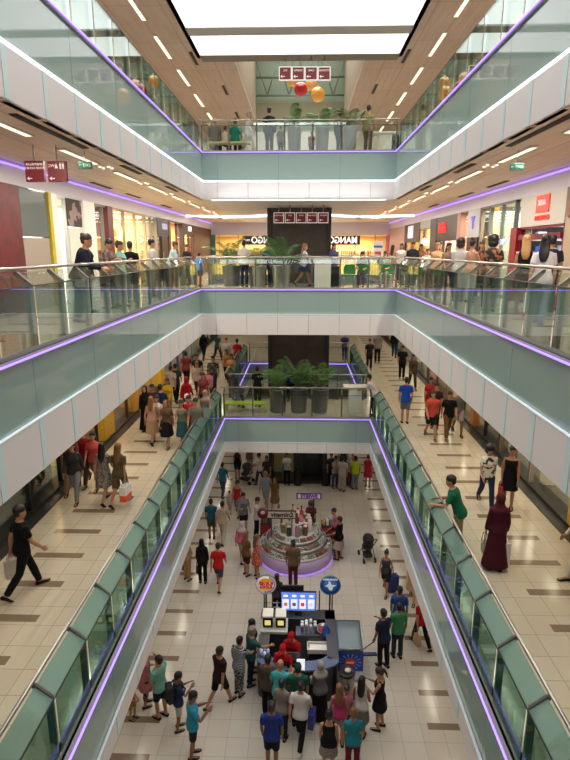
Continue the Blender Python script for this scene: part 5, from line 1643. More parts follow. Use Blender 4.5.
for i in range(8):
    c = thing('cup_stack', '%s stack of paper cups along the kiosk work bench' % ['first', 'second', 'third', 'fourth', 'fifth', 'sixth', 'seventh', 'eighth'][i], 'cups', on(0.12 + 0.1 * (i % 4) * 1.2, D - 0.66 - 0.16 * (i // 4), 0.92), 0, 'cups on the kiosk bench')
    MB().lathe([(0.032, 0), (0.045, 0.2 + 0.03 * (i % 3)), (0.047, 0.21 + 0.03 * (i % 3)), (0.02, 0.21 + 0.03 * (i % 3))], 12).build('cup', M([(230, 230, 236), (120, 140, 190), (210, 210, 214)][i % 3], 0.4), c)
    MB().lathe([(0.048, 0.2), (0.048, 0.23 + 0.03 * (i % 3)), (0.02, 0.235 + 0.03 * (i % 3))], 12).build('top_rim', M((240, 240, 240), 0.4), c)
s = thing('steel_pan', 'round steel pan with red food on the kiosk bench', 'pan', on(0.72, D - 0.75, 0.92))
MB().lathe([(0.15, 0), (0.2, 0.02), (0.22, 0.1), (0.2, 0.1), (0.18, 0.04), (0.02, 0.035)], 20).build('pan', STEEL, s)
MB().ell((0, 0, 0.05), (0.16, 0.16, 0.04), 12, 6).build('food', M((170, 40, 36), 0.5), s)
s = thing('white_tray', 'white plastic tray crate on the kiosk counter', 'tray', on(0.55, 0.85, 0.86))
MB().box(-0.3, 0.3, -0.17, 0.17, 0, 0.02).box(-0.3, -0.28, -0.17, 0.17, 0, 0.14).box(0.28, 0.3, -0.17, 0.17, 0, 0.14).box(-0.3, 0.3, -0.17, -0.15, 0, 0.14).box(-0.3, 0.3, 0.15, 0.17, 0, 0.14).build('crate', M((226, 222, 214), 0.4), s)
MB().bbox(-0.24, 0.24, -0.12, 0.12, 0.02, 0.09, 0.02).build('napkins', M((240, 238, 232), 0.7), s)
s = thing('blue_bag', 'blue plastic bag at the right inner side of kiosk', 'bag', on(0.78, 1.35, 0.86))
MB().loft([ringz(lambda p: Vector(p), zz, 0.13 * k, 0.11 * k, 0, 10) for k, zz in ((0.8, 0), (1, 0.1), (0.9, 0.25), (0.4, 0.36), (0.5, 0.4))]).build('bag_body', M((60, 90, 170), 0.4), s)
MB().tube([(-0.04, 0, 0.38), (-0.05, 0, 0.46), (0.05, 0, 0.46), (0.04, 0, 0.38)], 0.008, 5).build('handle', M((60, 90, 170), 0.4), s)
s = thing('till', 'dark till with a lit screen on front kiosk counter', 'till', on(-0.1, 0.06, CT))
MB().bbox(-0.17, 0.17, -0.12, 0.14, 0, 0.1, 0.01).build('drawer', BLACK, s)
MB().bbox(-0.15, 0.15, 0.0, 0.03, 0.12, 0.36, 0.008).build('screen', M((60, 64, 72), 0.3), s)
MB().tube([(0, 0.03, 0.08), (0, 0.03, 0.2)], 0.02, 6).build('stand', CHAR, s)
s = thing('menu_card', 'white lit menu card held up at counter front', 'menu', on(0.08, -0.14, CT), 0)
MB().bbox(-0.1, 0.1, -0.01, 0.01, 0.02, 0.34, 0.005).build('card', M((240, 244, 250), 0.4, 0, 1.2), s)
MB().bbox(-0.08, 0.08, -0.05, 0.05, 0, 0.03, 0.008).build('foot_plate', CHAR, s)
s = thing('cup_pile', 'small blue and white cups standing at left counter end', 'cups', on(-0.9, 0.3, CT))
for i in range(6):
    MB().lathe([(0.03, 0), (0.04, 0.16), (0.01, 0.16)], 10, 0, (0.09 * (i % 3) - 0.05, 0.1 * (i // 3), 0)).build('cup', M([(120, 150, 220), (230, 234, 244)][i % 2], 0.4), s)
# ice cream freezer to the right
s = thing('ice_cream_freezer', 'blue ice cream chest freezer with sloping glass lid, right of kiosk', 'freezer', on(1.62 - BX - 0.12, 0.72, 0), 0)
MB().bbox(-0.34, 0.34, 0.0, 1.0, 0.05, 0.9, 0.02).build('cabinet', M((196, 200, 206), 0.35), s)
blue = MB().box(-0.345, 0.345, -0.012, 0.0, 0.34, 0.9).box(0.34, 0.352, 0.0, 1.0, 0.34, 0.9).build('blue_front', M((34, 60, 160), 0.35), s)
MB().box(-0.345, 0.345, -0.014, 0.0, 0.06, 0.33).build('white_front', M((226, 228, 232), 0.4), s)
rays = MB()
for k in range(14):
    a0 = 2 * pi * k / 14
    rays.prism([(0.13 * cos(a0), 0.11 * sin(a0)), (0.3 * cos(a0 + 0.08), 0.25 * sin(a0 + 0.08)), (0.3 * cos(a0 - 0.08), 0.25 * sin(a0 - 0.08))], -0.018, -0.011, lambda a, b, q: (a, q, b + 0.62))
rays.build('rays', M((110, 150, 230), 0.4), s)
MB().ell((0, -0.02, 0.62), (0.15, 0.014, 0.13), 18, 8).build('red_badge', M((206, 60, 50), 0.4), s)
MB().bbox(-0.1, 0.1, -0.04, -0.03, 0.6, 0.65, 0.003).build('badge_band', M((246, 210, 180), 0.4), s)
MB().prism([(0.0, 0.9), (1.0, 0.9), (1.0, 1.16), (0.94, 1.16), (0.0, 0.96)], -0.34, 0.34, lambda a, b, q: (q, a, b)).build('lid_frame', M((70, 84, 96), 0.3, 0.4), s)
MB().prism([(0.06, 0.972), (0.92, 1.168), (0.92, 1.175), (0.06, 0.98)], -0.29, 0.29, lambda a, b, q: (q, a, b)).build('lid_glass', M((112, 128, 134), 0.06, 0.1), s)
MB().tube([(-0.25, 0.03, 0.985), (0.25, 0.03, 0.985)], 0.015, 6).build('handle', STEEL, s)
s = thing('litter_bin', 'round grey litter bin before the blue freezer', 'bin', at(346, 700, 0), 0)
MB().lathe([(0.19, 0), (0.2, 0.02), (0.2, 0.82), (0.18, 0.85)], 24).build('bin_body', M((150, 146, 138), 0.35, 0.5), s)
MB().lathe([(0.2, 0.8), (0.215, 0.82), (0.215, 0.88), (0.15, 0.9), (0.14, 0.86), (0.02, 0.85)], 24).build('lid', M((40, 40, 42), 0.4), s)
MB().ell((0.03, 0.02, 0.88), (0.09, 0.08, 0.05), 10, 6).build('paper_litter', M((210, 200, 190), 0.8), s)

# ------------------------------------------------------------------ pushchairs
def pushchair(loc, rz, label, col=(28, 28, 30), sc=1.0):
    p = thing('pushchair', label, 'pushchair', loc, rz, 'pushchairs')
    p.scale = (sc, sc, sc)
    m = M(col, 0.7)
    MB().loft([ringz(lambda q: Vector(q), z, rx, ry, yo, 12) for z, rx, ry, yo in ((0.42, .17, .16, .06), (0.5, .2, .2, .04), (0.62, .2, .17, -.04), (0.8, .19, .12, -.12))]).build('seat', m, p)
    h = MB().ell((0, -0.06, 0.86), (0.21, 0.25, 0.22), 14, 10)
    h.build('hood', M(tuple(int(x * 1.2) for x in col), 0.7), p)
    MB().bbox(-0.15, 0.15, -0.2, 0.12, 0.16, 0.3, 0.03).build('basket', m, p)
    for x in (-0.22, 0.22):
        MB().tube([(x, 0.34, 0.1), (x * 0.9, -0.1, 0.6), (x, -0.42, 1.02)], 0.014, 6).build('side_frame', CHAR, p)
        MB().tube([(x, -0.3, 0.1), (x * 0.9, 0.05, 0.55)], 0.014, 6).build('leg', CHAR, p)
        for y in (0.34, -0.3):
            MB().lathe([(0.03, -0.025), (0.09, -0.025), (0.1, -0.012), (0.1, 0.012), (0.09, 0.025), (0.03, 0.025)], 18).xf(lambda q: Vector((x + q.z, y + q.x, 0.1 + q.y))).build('wheel', M((24, 24, 24), 0.6), p)
    MB().tube([(-0.22, -0.42, 1.02), (0.22, -0.42, 1.02)], 0.018, 8).build('handlebar', CHAR, p)
    return p
pushchair(at(367, 559, 0), 0.2, 'empty black pushchair standing alone on the ground floor tiles')
# ------------------------------------------------------------------ the crowd
LV = {'g': F0, '1': F1, '2': F2, '3': F3}
GRP = {'g': 'shoppers on the ground floor', '1': 'shoppers on the first floor', '2': 'shoppers on the second floor', '3': 'shoppers on the third floor'}
def spot(w, H):
    """w: (level + mode, a, b): f = the feet, h = the middle of the head, x = along a rail at distance b from the middle, y = at depth b"""
    F = LV[w[0][0]]
    m = w[0][1]
    if m == 'f':
        p = on_z(w[1], w[2], F)
    elif m == 'h':
        p = on_z(w[1], w[2], F + H - 0.11)
    elif m == 'x':
        p = on_x(w[1], 250, w[2])
    else:
        p = on_y(w[1], 250, w[2])
    return (p.x, p.y, F)
def clear_of_kiosk(p):
    d = Vector((p[0] - KC.x, p[1] - KC.y))
    if p[2] == 0 and d.length < KR + 0.24:
        d = d.normalized() * (KR + 0.24)
        return (KC.x + d.x, KC.y + d.y, 0)
    return p
def pp(w, hd, H, pose, sex, top, bot, hair, skin, label, shoes=(40, 36, 34)):
    p = Vector(clear_of_kiosk(spot(w, H)))
    away = Vector((p.x - CAM.x, p.y - CAM.y, 0)).normalized()
    need = 0.33 if pose != 'sit' else 0.3
    for _ in range(40):                     # step back until there is room to stand
        if all(abs(q.location.z - p.z) > 0.5 or (q.location.xy - p.xy).length > need for q, _a, _b, _c in PEOPLE):
            break
        p = p + away * 0.06
    return person(label, clear_of_kiosk(p), hd, H, pose, sex, top, bot, hair, skin, shoes, GRP[w[0][0]])
S, LH, BUN, PT, CURL = ('short_hair', 'k'), ('long_hair', 'k'), ('bun', 'k'), ('ponytail', 'k'), ('curly', 'k')
def tr(c): return ('trousers', c)
def sh(c): return ('shorts', c)
BLK, NAVY, JEAN, GRY, KHA, WHT, CRM = (18, 18, 20), (30, 36, 60), (62, 80, 116), (128, 128, 128), (160, 140, 110), (226, 224, 220), (214, 202, 182)
SAND = (150, 110, 80)

# --- ground floor, far end
pp(('gf', 223, 496), 10, 1.72, 'walk', 'm', ('tee', (40, 120, 150)), tr(JEAN), S, 'b', 'man in teal tee and jeans walking along left ground strips')
pp(('gf', 237.7, 478.6), 0, 1.66, 'stand', 'f', ('tank', BLK), sh((50, 50, 60)), ('long_hair', 'b'), 't', 'woman in black top and dark shorts at far left of ground floor')
pp(('gf', 250, 473), 200, 1.68, 'stand', 'f', ('tee', (110, 104, 100)), tr((180, 170, 160)), LH, 't', 'person in grey top and pale trousers, far ground floor left of lift')
pp(('gf', 230, 512), 180, 1.05, 'walk', 'f', ('tee', (226, 214, 210)), sh((200, 190, 190)), S, 't', 'small child in white walking beside the woman in red top')
pp(('gf', 237.5, 514.5), 185, 1.64, 'walk', 'f', ('tank', (200, 40, 46)), ('capris', (160, 160, 164)), ('bun', 'b'), 't', 'woman in red tank top and grey capris with small child')
pp(('gf', 212, 538), -5, 1.7, 'stand', 'm', ('tee', (40, 100, 130)), sh((110, 84, 60)), S, 'b', 'man in teal tee and brown shorts seen from behind')
pp(('gf', 223, 542), 10, 1.78, 'walk', 'm', ('tee', (196, 182, 160)), tr((198, 184, 160)), S, 't', 'man in cream shirt and cream trousers walking away')
pp(('gf', 244, 532), 150, 1.74, 'talk', 'm', ('tee', ((120, 120, 124), (70, 70, 76), 'print', 20)), sh((36, 36, 40)), S, 't', 'man in grey patterned tee and dark shorts')
pp(('gf', 257, 537), 90, 1.74, 'phone', 'm', ('tee', (216, 208, 200)), tr(BLK), S, 't', 'man in white shirt and black trousers left of sweets kiosk')
pp(('gf', 266, 507), 190, 1.78, 'walk', 'm', ('tee', (170, 178, 196)), tr((170, 160, 150)), ('short_hair', 'g'), 't', 'grey haired man in pale blue shirt beside woman in brown dress')
pp(('gf', 275, 511), 190, 1.64, 'walkb', 'f', ('dress', (134, 100, 66)), None, ('headscarf', (130, 96, 62)), 't', 'woman in brown dress and brown headscarf behind sweets kiosk')
o = pp(('gf', 260, 485), -70, 1.68, 'push', 'f', ('tee', (226, 222, 222)), tr((60, 56, 60)), BUN, 't', 'woman in white top bending over a far pushchair')
pushchair((o.location.x - 0.72, o.location.y + 0.25, 0), 1.22, 'dark pushchair by the woman in white top, far ground floor', (36, 36, 40))
pp(('gh', 266.6, 458), 180, 1.66, 'stand', 'f', ('tee', (70, 50, 46)), tr((170, 130, 120)), LH, 't', 'woman in dark top and pinkish trousers left of the lift doors')
o = pp(('gf', 287, 484.5), 180, 1.68, 'talk', 'f', ('tee', (232, 230, 230)), tr(BLK), LH, 't', 'woman in white top and black trousers in lit left lift doorway')
bag(o, 1, 'teal bag held by the woman in the lift doorway', (50, 110, 120))
pp(('gf', 342, 491), 20, 1.78, 'stand', 'm', ('tee', (222, 214, 206)), tr((208, 190, 180)), S, 't', 'man in white tee and pale trousers right of the lift doors')
pp(('gf', 354.7, 489), -10, 1.7, 'stand', 'm', ('tee', (206, 240, 30)), tr((150, 160, 170)), S, 't', 'person in neon yellow tee and grey jeans right of lift')
pp(('gf', 343, 475), 180, 1.76, 'stand', 'm', ('tee', (24, 84, 60)), tr(BLK), S, 't', 'man in dark green tee behind the group right of lift')
pp(('gf', 335, 488), 150, 1.68, 'phone', 'f', ('tee', (190, 180, 176)), tr((70, 90, 120)), ('long_hair', 'b'), 't', 'woman in pale top and jeans at left of lift side group')
pp(('gf', 349, 486), 30, 1.62, 'stand', 'f', ('tee', (226, 214, 210)), tr((120, 60, 50)), ('headscarf', (226, 220, 214)), 't', 'woman in white headscarf between man in white and neon tee')
pp(('gh', 353, 456), 200, 1.74, 'stand', 'm', ('tee', (210, 150, 150)), tr(BLK), S, 't', 'man in pale pink tee at the back of lift side group')
pp(('gh', 331.6, 455), 160, 1.7, 'stand', 'm', ('tee', (70, 60, 66)), tr(BLK), S, 't', 'person in dark top at the far back right beside the lift')
pp(('gf', 367.5, 486.5), 20, 1.66, 'stand', 'f', ('dress', (206, 46, 70)), None, ('bun', 'b'), 't', 'woman in short red dress at the right far ground floor')
pp(('gf', 375.4, 471), 10, 1.72, 'walk', 'm', ('tee', BLK), sh((40, 36, 36)), S, 'b', 'man in black beyond the woman in red dress')

# --- round the sweets kiosk
pp(('gh', 306, 508), 190, 1.66, 'work', 'f', ('tee', (120, 46, 50)), tr(BLK), ('curly', 'b'), 't', 'kiosk worker with dark curly hair and red top')
pp(('gh', 325, 519), 250, 1.6, 'work', 'f', ('tee', (170, 60, 80)), tr(BLK), ('headscarf', (206, 110, 140)), 't', 'woman in pink headscarf at right side of sweets kiosk')
pp(('gh', 332.7, 511), 240, 1.72, 'reach', 'm', ('tee', (214, 204, 206)), tr((90, 80, 86)), ('short_hair', 'b'), 't', 'person in white shirt right of sweets kiosk')
pp(('gf', 336.5, 559), 300, 1.74, 'easy', 'f', ('long', BLK), ('skirt', (196, 176, 168)), S, 't', 'woman in black sweater and beige skirt at sweets kiosk')
pp(('gf', 293, 586), -8, 1.74, 'stand', 'm', ('tee', (108, 84, 66)), tr((92, 30, 34)), S, 'b', 'man in brown shirt and burgundy trousers before the sweets kiosk')
pp(('gf', 257, 577), 50, 1.66, 'stand', 'f', ('sundress', ((214, 110, 90), (120, 60, 56), 'print', 22)), None, ('long_hair', 'l'), 't', 'woman in orange patterned sundress left of lavender kiosk base')
pp(('gf', 246.6, 575), 40, 1.68, 'stand', 'f', ('tee', (130, 86, 56)), sh((60, 50, 46)), ('long_hair', 'l'), 't', 'woman in brown top and dark shorts beside patterned sundress')
pp(('gf', 242, 560.5), 10, 1.64, 'walk', 'f', ('long', (226, 110, 150)), tr((214, 196, 190)), ('headscarf', (220, 206, 206)), 't', 'woman in pink top, white headscarf and pale trousers')
pp(('gf', 219, 588), 5, 1.74, 'walk', 'm', ('tee', (206, 36, 36)), sh((60, 74, 104)), ('short_hair', 'b'), 't', 'man in red tee and jean shorts walking away')
o = pp(('gf', 203, 582.5), -5, 1.68, 'stand', 'f', ('long', BLK), tr(BLK), ('headscarf', (24, 22, 24)), 't', 'woman all in black with black headscarf, ground floor left')
bag(o, 0, 'black handbag carried by the woman all in black', (22, 20, 22), 'handbag', 0.26, 0.24, 0.12)
o = pp(('gf', 187.5, 580), 20, 1.68, 'easy', 'f', ('tank', (196, 150, 110)), tr((206, 160, 120)), ('long_hair', 'b'), 't', 'woman in tan clothes partly behind the left floor edge')
bag(o, 0, 'dark red handbag of the woman in tan clothes', (92, 30, 36), 'handbag', 0.3, 0.28, 0.14)
pp(('gh', 277, 577), 10, 1.5, 'stand', 'f', ('tee', (66, 56, 70)), tr(BLK), ('long_hair', 'b'), 't', 'girl in dark clothes behind the round white burger sign')

# --- right side of the ground floor
o = pp(('gf', 385, 592), 200, 1.62, 'walk', 'f', ('tank', (70, 70, 76)), sh((40, 40, 48)), BUN, 't', 'girl in dark tank top and shorts pulling blue trolley')
q = hand_pos(o, 0)
t = thing('trolley_bag', 'blue trolley bag beside the girl in dark tank top', 'bag', (q.x + 0.02, q.y, 0), 0.4, 'bags carried by shoppers')
MB().bbox(-0.2, 0.2, -0.13, 0.13, 0.06, 0.62, 0.03).build('bag_body', M((40, 54, 130), 0.6), t)
for x in (-0.13, 0.13):
    MB().lathe([(0.01, -0.02), (0.05, -0.02), (0.05, 0.02), (0.01, 0.02)], 12).xf(lambda v: Vector((x + v.z, 0.1 + v.x, 0.05 + v.y))).build('wheel', BLACK, t)
MB().tube([(-0.1, 0.1, 0.6), (-0.1, 0.1, 0.84), (0.1, 0.1, 0.84), (0.1, 0.1, 0.6)], 0.012, 6).build('handle', CHAR, t)
pp(('gf', 414, 589), 190, 1.7, 'stand', 'm', ('tee', (186, 170, 160)), tr((120, 104, 90)), S, 't', 'person in pale top by the right floor edge, ground floor')
pp(('gf', 412, 600), 200, 1.66, 'walk', 'f', ('sundress', (216, 170, 140)), None, ('long_hair', 'y'), 'l', 'blonde woman in pale peach dress, right ground floor')
pp(('gh', 400, 590), 10, 1.76, 'stand', 'm', ('tee', (44, 84, 160)), tr((60, 60, 70)), S, 'b', 'man in bright blue tee among the right ground floor group')
pp(('gf', 396.5, 657), -10, 1.74, 'stand', 'm', ('tee', (70, 150, 100)), tr((50, 60, 76)), S, 'b', 'man in green tee and jeans near the cleaner')
o = pp(('gf', 420, 645.5), -20, 1.68, 'walk', 'f', ('tee', (196, 30, 40)), tr(BLK), ('long_hair', 'b'), 't', 'woman in red tee and black trousers with tan shoulder bag')
bag(o, 0, 'tan shoulder bag of the woman in red tee', (176, 140, 96), 'handbag', 0.36, 0.34, 0.16)
CLEAN = pp(('gf', 382.6, 666.6), -30, 1.78, 'reach', 'm', ('tee', (34, 44, 72)), tr((20, 22, 28)), S, 'b', 'cleaner in navy tee and black trousers holding a wide mop')
a = hand_pos(CLEAN, 0)
b = on_z(365, 654, 0.03)
t = thing('mop', 'wide blue floor mop held by the cleaner in navy', 'mop', (b.x, b.y, 0), 0.05)
MB().bbox(-0.34, 0.34, -0.06, 0.06, 0.0, 0.05, 0.015).build('mop_head', M((60, 70, 120), 0.8), t)
MB().tube([(-0.2, 0, 0.05), (a.x - b.x, a.y - b.y, a.z), ((a.x - b.x) * 1.12 + 0.02, (a.y - b.y) * 1.12, a.z * 1.12)], 0.014, 6).build('handle', M((120, 120, 120), 0.5), t)
pp(('gf', 378.5, 728), -70, 1.7, 'phone', 'f', ('tank', BLK), ('mini_skirt', (26, 28, 36)), ('ponytail', 'b'), 't', 'woman in black tank top and short black skirt, right')

# --- left group near the floor edge
pp(('gf', 147, 705), 60, 1.66, 'talk', 'f', ('dress', (214, 130, 140)), ('capris', ((40, 36, 40), (150, 130, 130), 'print', 26)), ('headscarf', (200, 130, 140)), 't', 'woman in pink dress over patterned leggings, left ground floor')
pp(('gf', 133, 719), 100, 1.1, 'easy', 'f', ('tee', (214, 90, 80)), sh((176, 130, 90)), ('short_hair', 'b'), 't', 'child in coral top standing at the left floor edge')
pp(('gf', 161.6, 717), -60, 1.78, 'drink', 'm', ('tee', (130, 196, 180)), sh((30, 36, 56)), S, 't', 'man in pale aqua tee raising a drink to his mouth')
o = pp(('gf', 179.5, 729), 60, 1.6, 'phone', 'f', ('tee', (40, 60, 96)), sh((220, 212, 206)), S, 'b', 'youth in dark blue top and white shorts with backpack')
backpack(o, 'black backpack worn by the youth in white shorts', (26, 26, 30))
pp(('gf', 194, 756), 70, 1.74, 'phone', 'm', ('tee', (52, 160, 196)), sh((36, 36, 40)), S, 'b', 'man in turquoise tee looking down at his hands')

# --- the burger kiosk queue
pp(('gf', 220.5, 705.6), 40, 1.76, 'walkb', 'm', ('tee', (52, 24, 34)), sh((18, 18, 20)), S, 't', 'man in dark maroon tee and black shorts left of kiosk')
pp(('gf', 239.5, 693.7), 30, 1.68, 'reach', 'm', ('tee', ((36, 42, 60), (176, 180, 186), 'stripe', 30)), tr(((40, 40, 44), (176, 176, 176), 'print', 26)), S, 't', 'person in striped navy shirt and patterned trousers at kiosk')
pp(('gh', 250, 631), 60, 1.74, 'reach', 'm', ('tee', (50, 96, 92)), tr((36, 40, 56)), ('short_hair', 'g'), 't', 'grey haired man in teal tee at left kiosk counter')
pp(('gh', 252, 623), 75, 1.62, 'stand', 'f', ('tee', (40, 46, 70)), tr(BLK), LH, 't', 'woman with black hair beside grey haired man, left counter')
pp(('gh', 268, 659), 10, 1.76, 'stand', 'm', ('tee', (92, 78, 70)), tr((24, 24, 28)), S, 'b', 'man in brown shirt at the kiosk front, left')
pp(('gh', 279.5, 666), 15, 1.72, 'reach', 'm', ('tee', (70, 190, 196)), tr((40, 50, 70)), None, 't', 'bald man in bright cyan tee at the kiosk front')
pp(('gh', 298, 668), 0, 1.74, 'stand', 'm', ('tee', (36, 96, 70)), tr((40, 42, 50)), ('cap', (50, 60, 60)), 't', 'man in green tee and dark cap at the kiosk front')
pp(('gf', 319.6, 718.5), -20, 1.66, 'talk', 'f', ('long', (126, 124, 122)), ('long_skirt', (18, 18, 20)), ('headscarf', (176, 170, 160)), 't', 'woman in grey top, headscarf and long black skirt')
o = pp(('gf', 282, 738), 20, 1.64, 'easy', 'f', ('tee', (146, 134, 126)), tr(NAVY), S, 't', 'woman in beige tee with a dark bag behind man in cyan')
bag(o, 1, 'black bag carried by the woman in beige tee', (24, 24, 26), 'handbag', 0.3, 0.26, 0.13)
pp(('gf', 272, 768), 0, 1.76, 'stand', 'm', ('tee', (38, 60, 140)), sh((26, 28, 36)), S, 'b', 'man in royal blue tee and black shorts at kiosk queue end')
o = pp(('gf', 300, 743.5), 15, 1.72, 'walk', 'm', ('tee', (230, 226, 222)), tr((18, 18, 20)), S, 't', 'man in white tee and black trousers in kiosk queue', (230, 226, 222))
bag(o, 1, 'blue shopping bag held by the man in white tee', (44, 60, 150), 'shopping_bag', 0.3, 0.42, 0.14)
pp(('gf', 338, 744), 0, 1.66, 'stand', 'f', ('tank', (196, 70, 120)), sh((176, 170, 164)), ('long_hair', 'l'), 't', 'woman in magenta tank top and grey shorts in queue')
pp(('gh', 346.5, 698), 200, 1.35, 'stand', 'f', ('tee', (206, 130, 150)), sh((90, 90, 100)), ('short_hair', 'b'), 't', 'dark haired child in pink facing the woman in magenta')
pp(('gf', 328, 774), 5, 1.68, 'stand', 'f', ('tank', BLK), ('mini_skirt', ((150, 140, 130), (60, 56, 56), 'stripe', 40)), BUN, 't', 'woman in black tank top and striped short skirt')
pp(('gf', 352, 772), -5, 1.68, 'stand', 'f', ('tee', (44, 140, 160)), tr((130, 24, 44)), ('bun', 'l'), 't', 'woman in turquoise tee and dark red trousers, queue end')
pp(('gf', 360, 735), 20, 1.64, 'easy', 'f', ('tank', (226, 222, 216)), ('skirt', (124, 118, 114)), LH, 'b', 'woman with long black hair, white top and grey skirt')
for (u, v, hd, lab) in ((284, 644, 190, 'kiosk worker in red cap and shirt at the front'), (293.5, 632, 200, 'second kiosk worker in red cap and shirt, further inside')):
    pp(('gh', u, v), hd, 1.68, 'work', 'm', ('tee', (186, 22, 30)), tr(BLK), ('cap', (190, 24, 32)), 't', lab)

# --- first floor, left walkway
o = pp(('1f', 27, 592), 42, 1.83, 'walk', 'm', ('tee', (14, 14, 16)), tr((16, 16, 18)), S, 't', 'tall man all in black walking alone on left walkway', (24, 22, 22))
bag(o, 0, 'white plastic bag carried by the tall man in black', (206, 198, 190), 'shopping_bag', 0.26, 0.36, 0.12)
pp(('1f', 76.6, 500), 175, 1.66, 'walk', 'f', ('long', (60, 56, 58)), tr((150, 150, 156)), ('long_hair', 'k'), 't', 'woman in dark cardigan and pale grey jeans, left walkway')
pp(('1f', 73, 491), 170, 1.74, 'walkb', 'm', ('tee', (150, 70, 56)), tr((170, 130, 100)), S, 't', 'man in reddish tee nearest the left shops, walking')
pp(('1f', 87, 484), 185, 1.7, 'walk', 'm', ('tee', (170, 40, 36)), tr((90, 80, 80)), S, 't', 'person in red behind the woman in dark cardigan')
pp(('1f', 97, 487), 180, 1.66, 'walk', 'f', ('tee', (226, 90, 90)), sh((170, 120, 90)), ('long_hair', 'k'), 't', 'woman in coral tee walking between two other women')
o = pp(('1f', 106, 502), 5, 1.66, 'walk', 'f', ('dress', ((140, 130, 124), (80, 74, 72), 'print', 30)), None, LH, 't', 'woman in grey patterned short dress seen from behind')
bag(o, 1, 'large black handbag of the woman in grey patterned dress', (22, 22, 26), 'handbag', 0.36, 0.34, 0.16)
o = pp(('1f', 121.5, 504), 8, 1.68, 'walkb', 'f', ('tee', (104, 90, 60)), sh((112, 96, 66)), ('long_hair', 'l'), 't', 'woman in olive romper with brown hair, carrying a bag')
bag(o, 1, 'white and orange shopping bag of the woman in olive', (226, 222, 216), 'shopping_bag', 0.34, 0.4, 0.16, (230, 80, 30))
o = pp(('1f', 147, 431), 180, 1.66, 'stand', 'f', ('robe', (20, 20, 24)), None, ('headscarf', (22, 22, 26)), 't', 'woman in black robe leftmost in the left walkway crowd')
pp(('1f', 153, 443), 5, 1.66, 'walk', 'f', ('tank', (222, 176, 160)), ('skirt', (196, 160, 130)), ('long_hair', 'l'), 't', 'woman in pale pink top and tan skirt, left crowd')
pp(('1f', 159, 445), 180, 1.64, 'walkb', 'f', ('tee', (220, 200, 190)), sh((36, 40, 66)), ('long_hair', 'b'), 't', 'woman in white top and navy shorts, left crowd')
pp(('1f', 168, 446), 182, 1.64, 'walk', 'f', ('tee', (112, 92, 66)), ('skirt', (24, 22, 24)), ('headscarf', (134, 104, 70)), 't', 'woman in olive brown top and black skirt, left crowd')
pp(('1f', 162, 430), 10, 1.74, 'walk', 'm', ('tee', (28, 44, 92)), tr((40, 40, 48)), S, 't', 'man in navy tee in the middle of left crowd')
pp(('1f', 183, 446), 178, 1.64, 'walk', 'f', ('tank', (122, 130, 104)), ('skirt', (50, 96, 100)), ('long_hair', 'b'), 't', 'woman in olive top and teal skirt by the left balustrade')
o = pp(('1f', 190.5, 446), 185, 1.72, 'walkb', 'm', ('tee', (200, 36, 40)), tr((64, 76, 110)), S, 't', 'man in red tee and jeans wearing backpack by balustrade')
backpack(o, 'dark backpack worn by man in red tee by balustrade', (70, 30, 34))
pp(('1h', 195.5, 400), 185, 1.74, 'walk', 'm', ('tee', (130, 124, 110)), tr((100, 96, 90)), S, 't', 'man in grey shirt behind the man in red tee')
pp(('1h', 187, 404), 180, 1.62, 'stand', 'f', ('tee', (206, 200, 196)), tr((120, 110, 110)), ('cap', (226, 222, 218)), 't', 'person in white cap just behind the teal skirt woman')
pp(('1f', 187.5, 417), 5, 1.66, 'walk', 'f', ('long', (176, 28, 36)), tr((60, 50, 54)), ('headscarf', (176, 26, 36)), 't', 'woman in red headscarf and red top, left crowd')
pp(('1f', 187, 387), 0, 1.76, 'walk', 'm', ('tee', ((150, 40, 44), (70, 30, 40), 'check', 24)), tr((28, 30, 40)), S, 't', 'man in red checked shirt walking away, left crowd')
pp(('1f', 172, 404), 5, 1.7, 'walkb', 'm', ('tee', (206, 196, 190)), tr((24, 24, 28)), ('short_hair', 'k'), 't', 'person in white top and black trousers, left crowd')
pp(('1h', 175, 367), 0, 1.72, 'walk', 'm', ('tee', (56, 50, 52)), tr(BLK), S, 't', 'man in dark tee beside the yellow shop front')
pp(('1h', 167, 381), 180, 1.62, 'stand', 'f', ('tee', (236, 190, 40)), tr((180, 140, 90)), ('long_hair', 'b'), 't', 'woman in yellow top beside the yellow shop front')
pp(('1h', 152, 386), 185, 1.72, 'walk', 'm', ('tee', (120, 40, 44)), tr(BLK), S, 't', 'man in dark red tee close to the left shops')
o = pp(('1f', 214, 393), 182, 1.78, 'walk', 'm', ('tee', ((34, 34, 36), (110, 100, 90), 'print', 14)), tr((50, 50, 56)), S, 't', 'man in black printed tee behind the girl in pink')
pp(('1f', 209.5, 402.5), 180, 1.5, 'walkb', 'f', ('tee', (226, 140, 160)), tr((40, 44, 60)), ('long_hair', 'b'), 't', 'girl in pink tee walking in front of black printed tee')
pp(('1f', 198, 397), 180, 1.66, 'walk', 'f', ('tee', (210, 190, 184)), tr((60, 56, 60)), ('long_hair', 'l'), 't', 'woman in pale top and dark trousers, centre of left walkway')
pp(('1h', 203, 374), 180, 1.68, 'walk', 'f', ('tee', (140, 60, 64)), tr(BLK), LH, 't', 'woman in dark rose top left of the printed tee')
pp(('1f', 204, 360), 10, 1.74, 'walk', 'f', ('long', (20, 20, 26)), tr((24, 24, 30)), ('headscarf', (24, 24, 30)), 't', 'woman in black far along the left walkway near bulkhead')
pp(('1f', 218, 361), 30, 1.74, 'walkb', 'm', ('tee', (44, 84, 90)), tr((36, 40, 50)), S, 't', 'man in dark teal shirt striding far on the left walkway')
pp(('1h', 226.5, 340), 180, 1.74, 'stand', 'm', ('tee', (196, 200, 206)), tr((70, 76, 90)), S, 't', 'man in white shirt at the far end near the void')
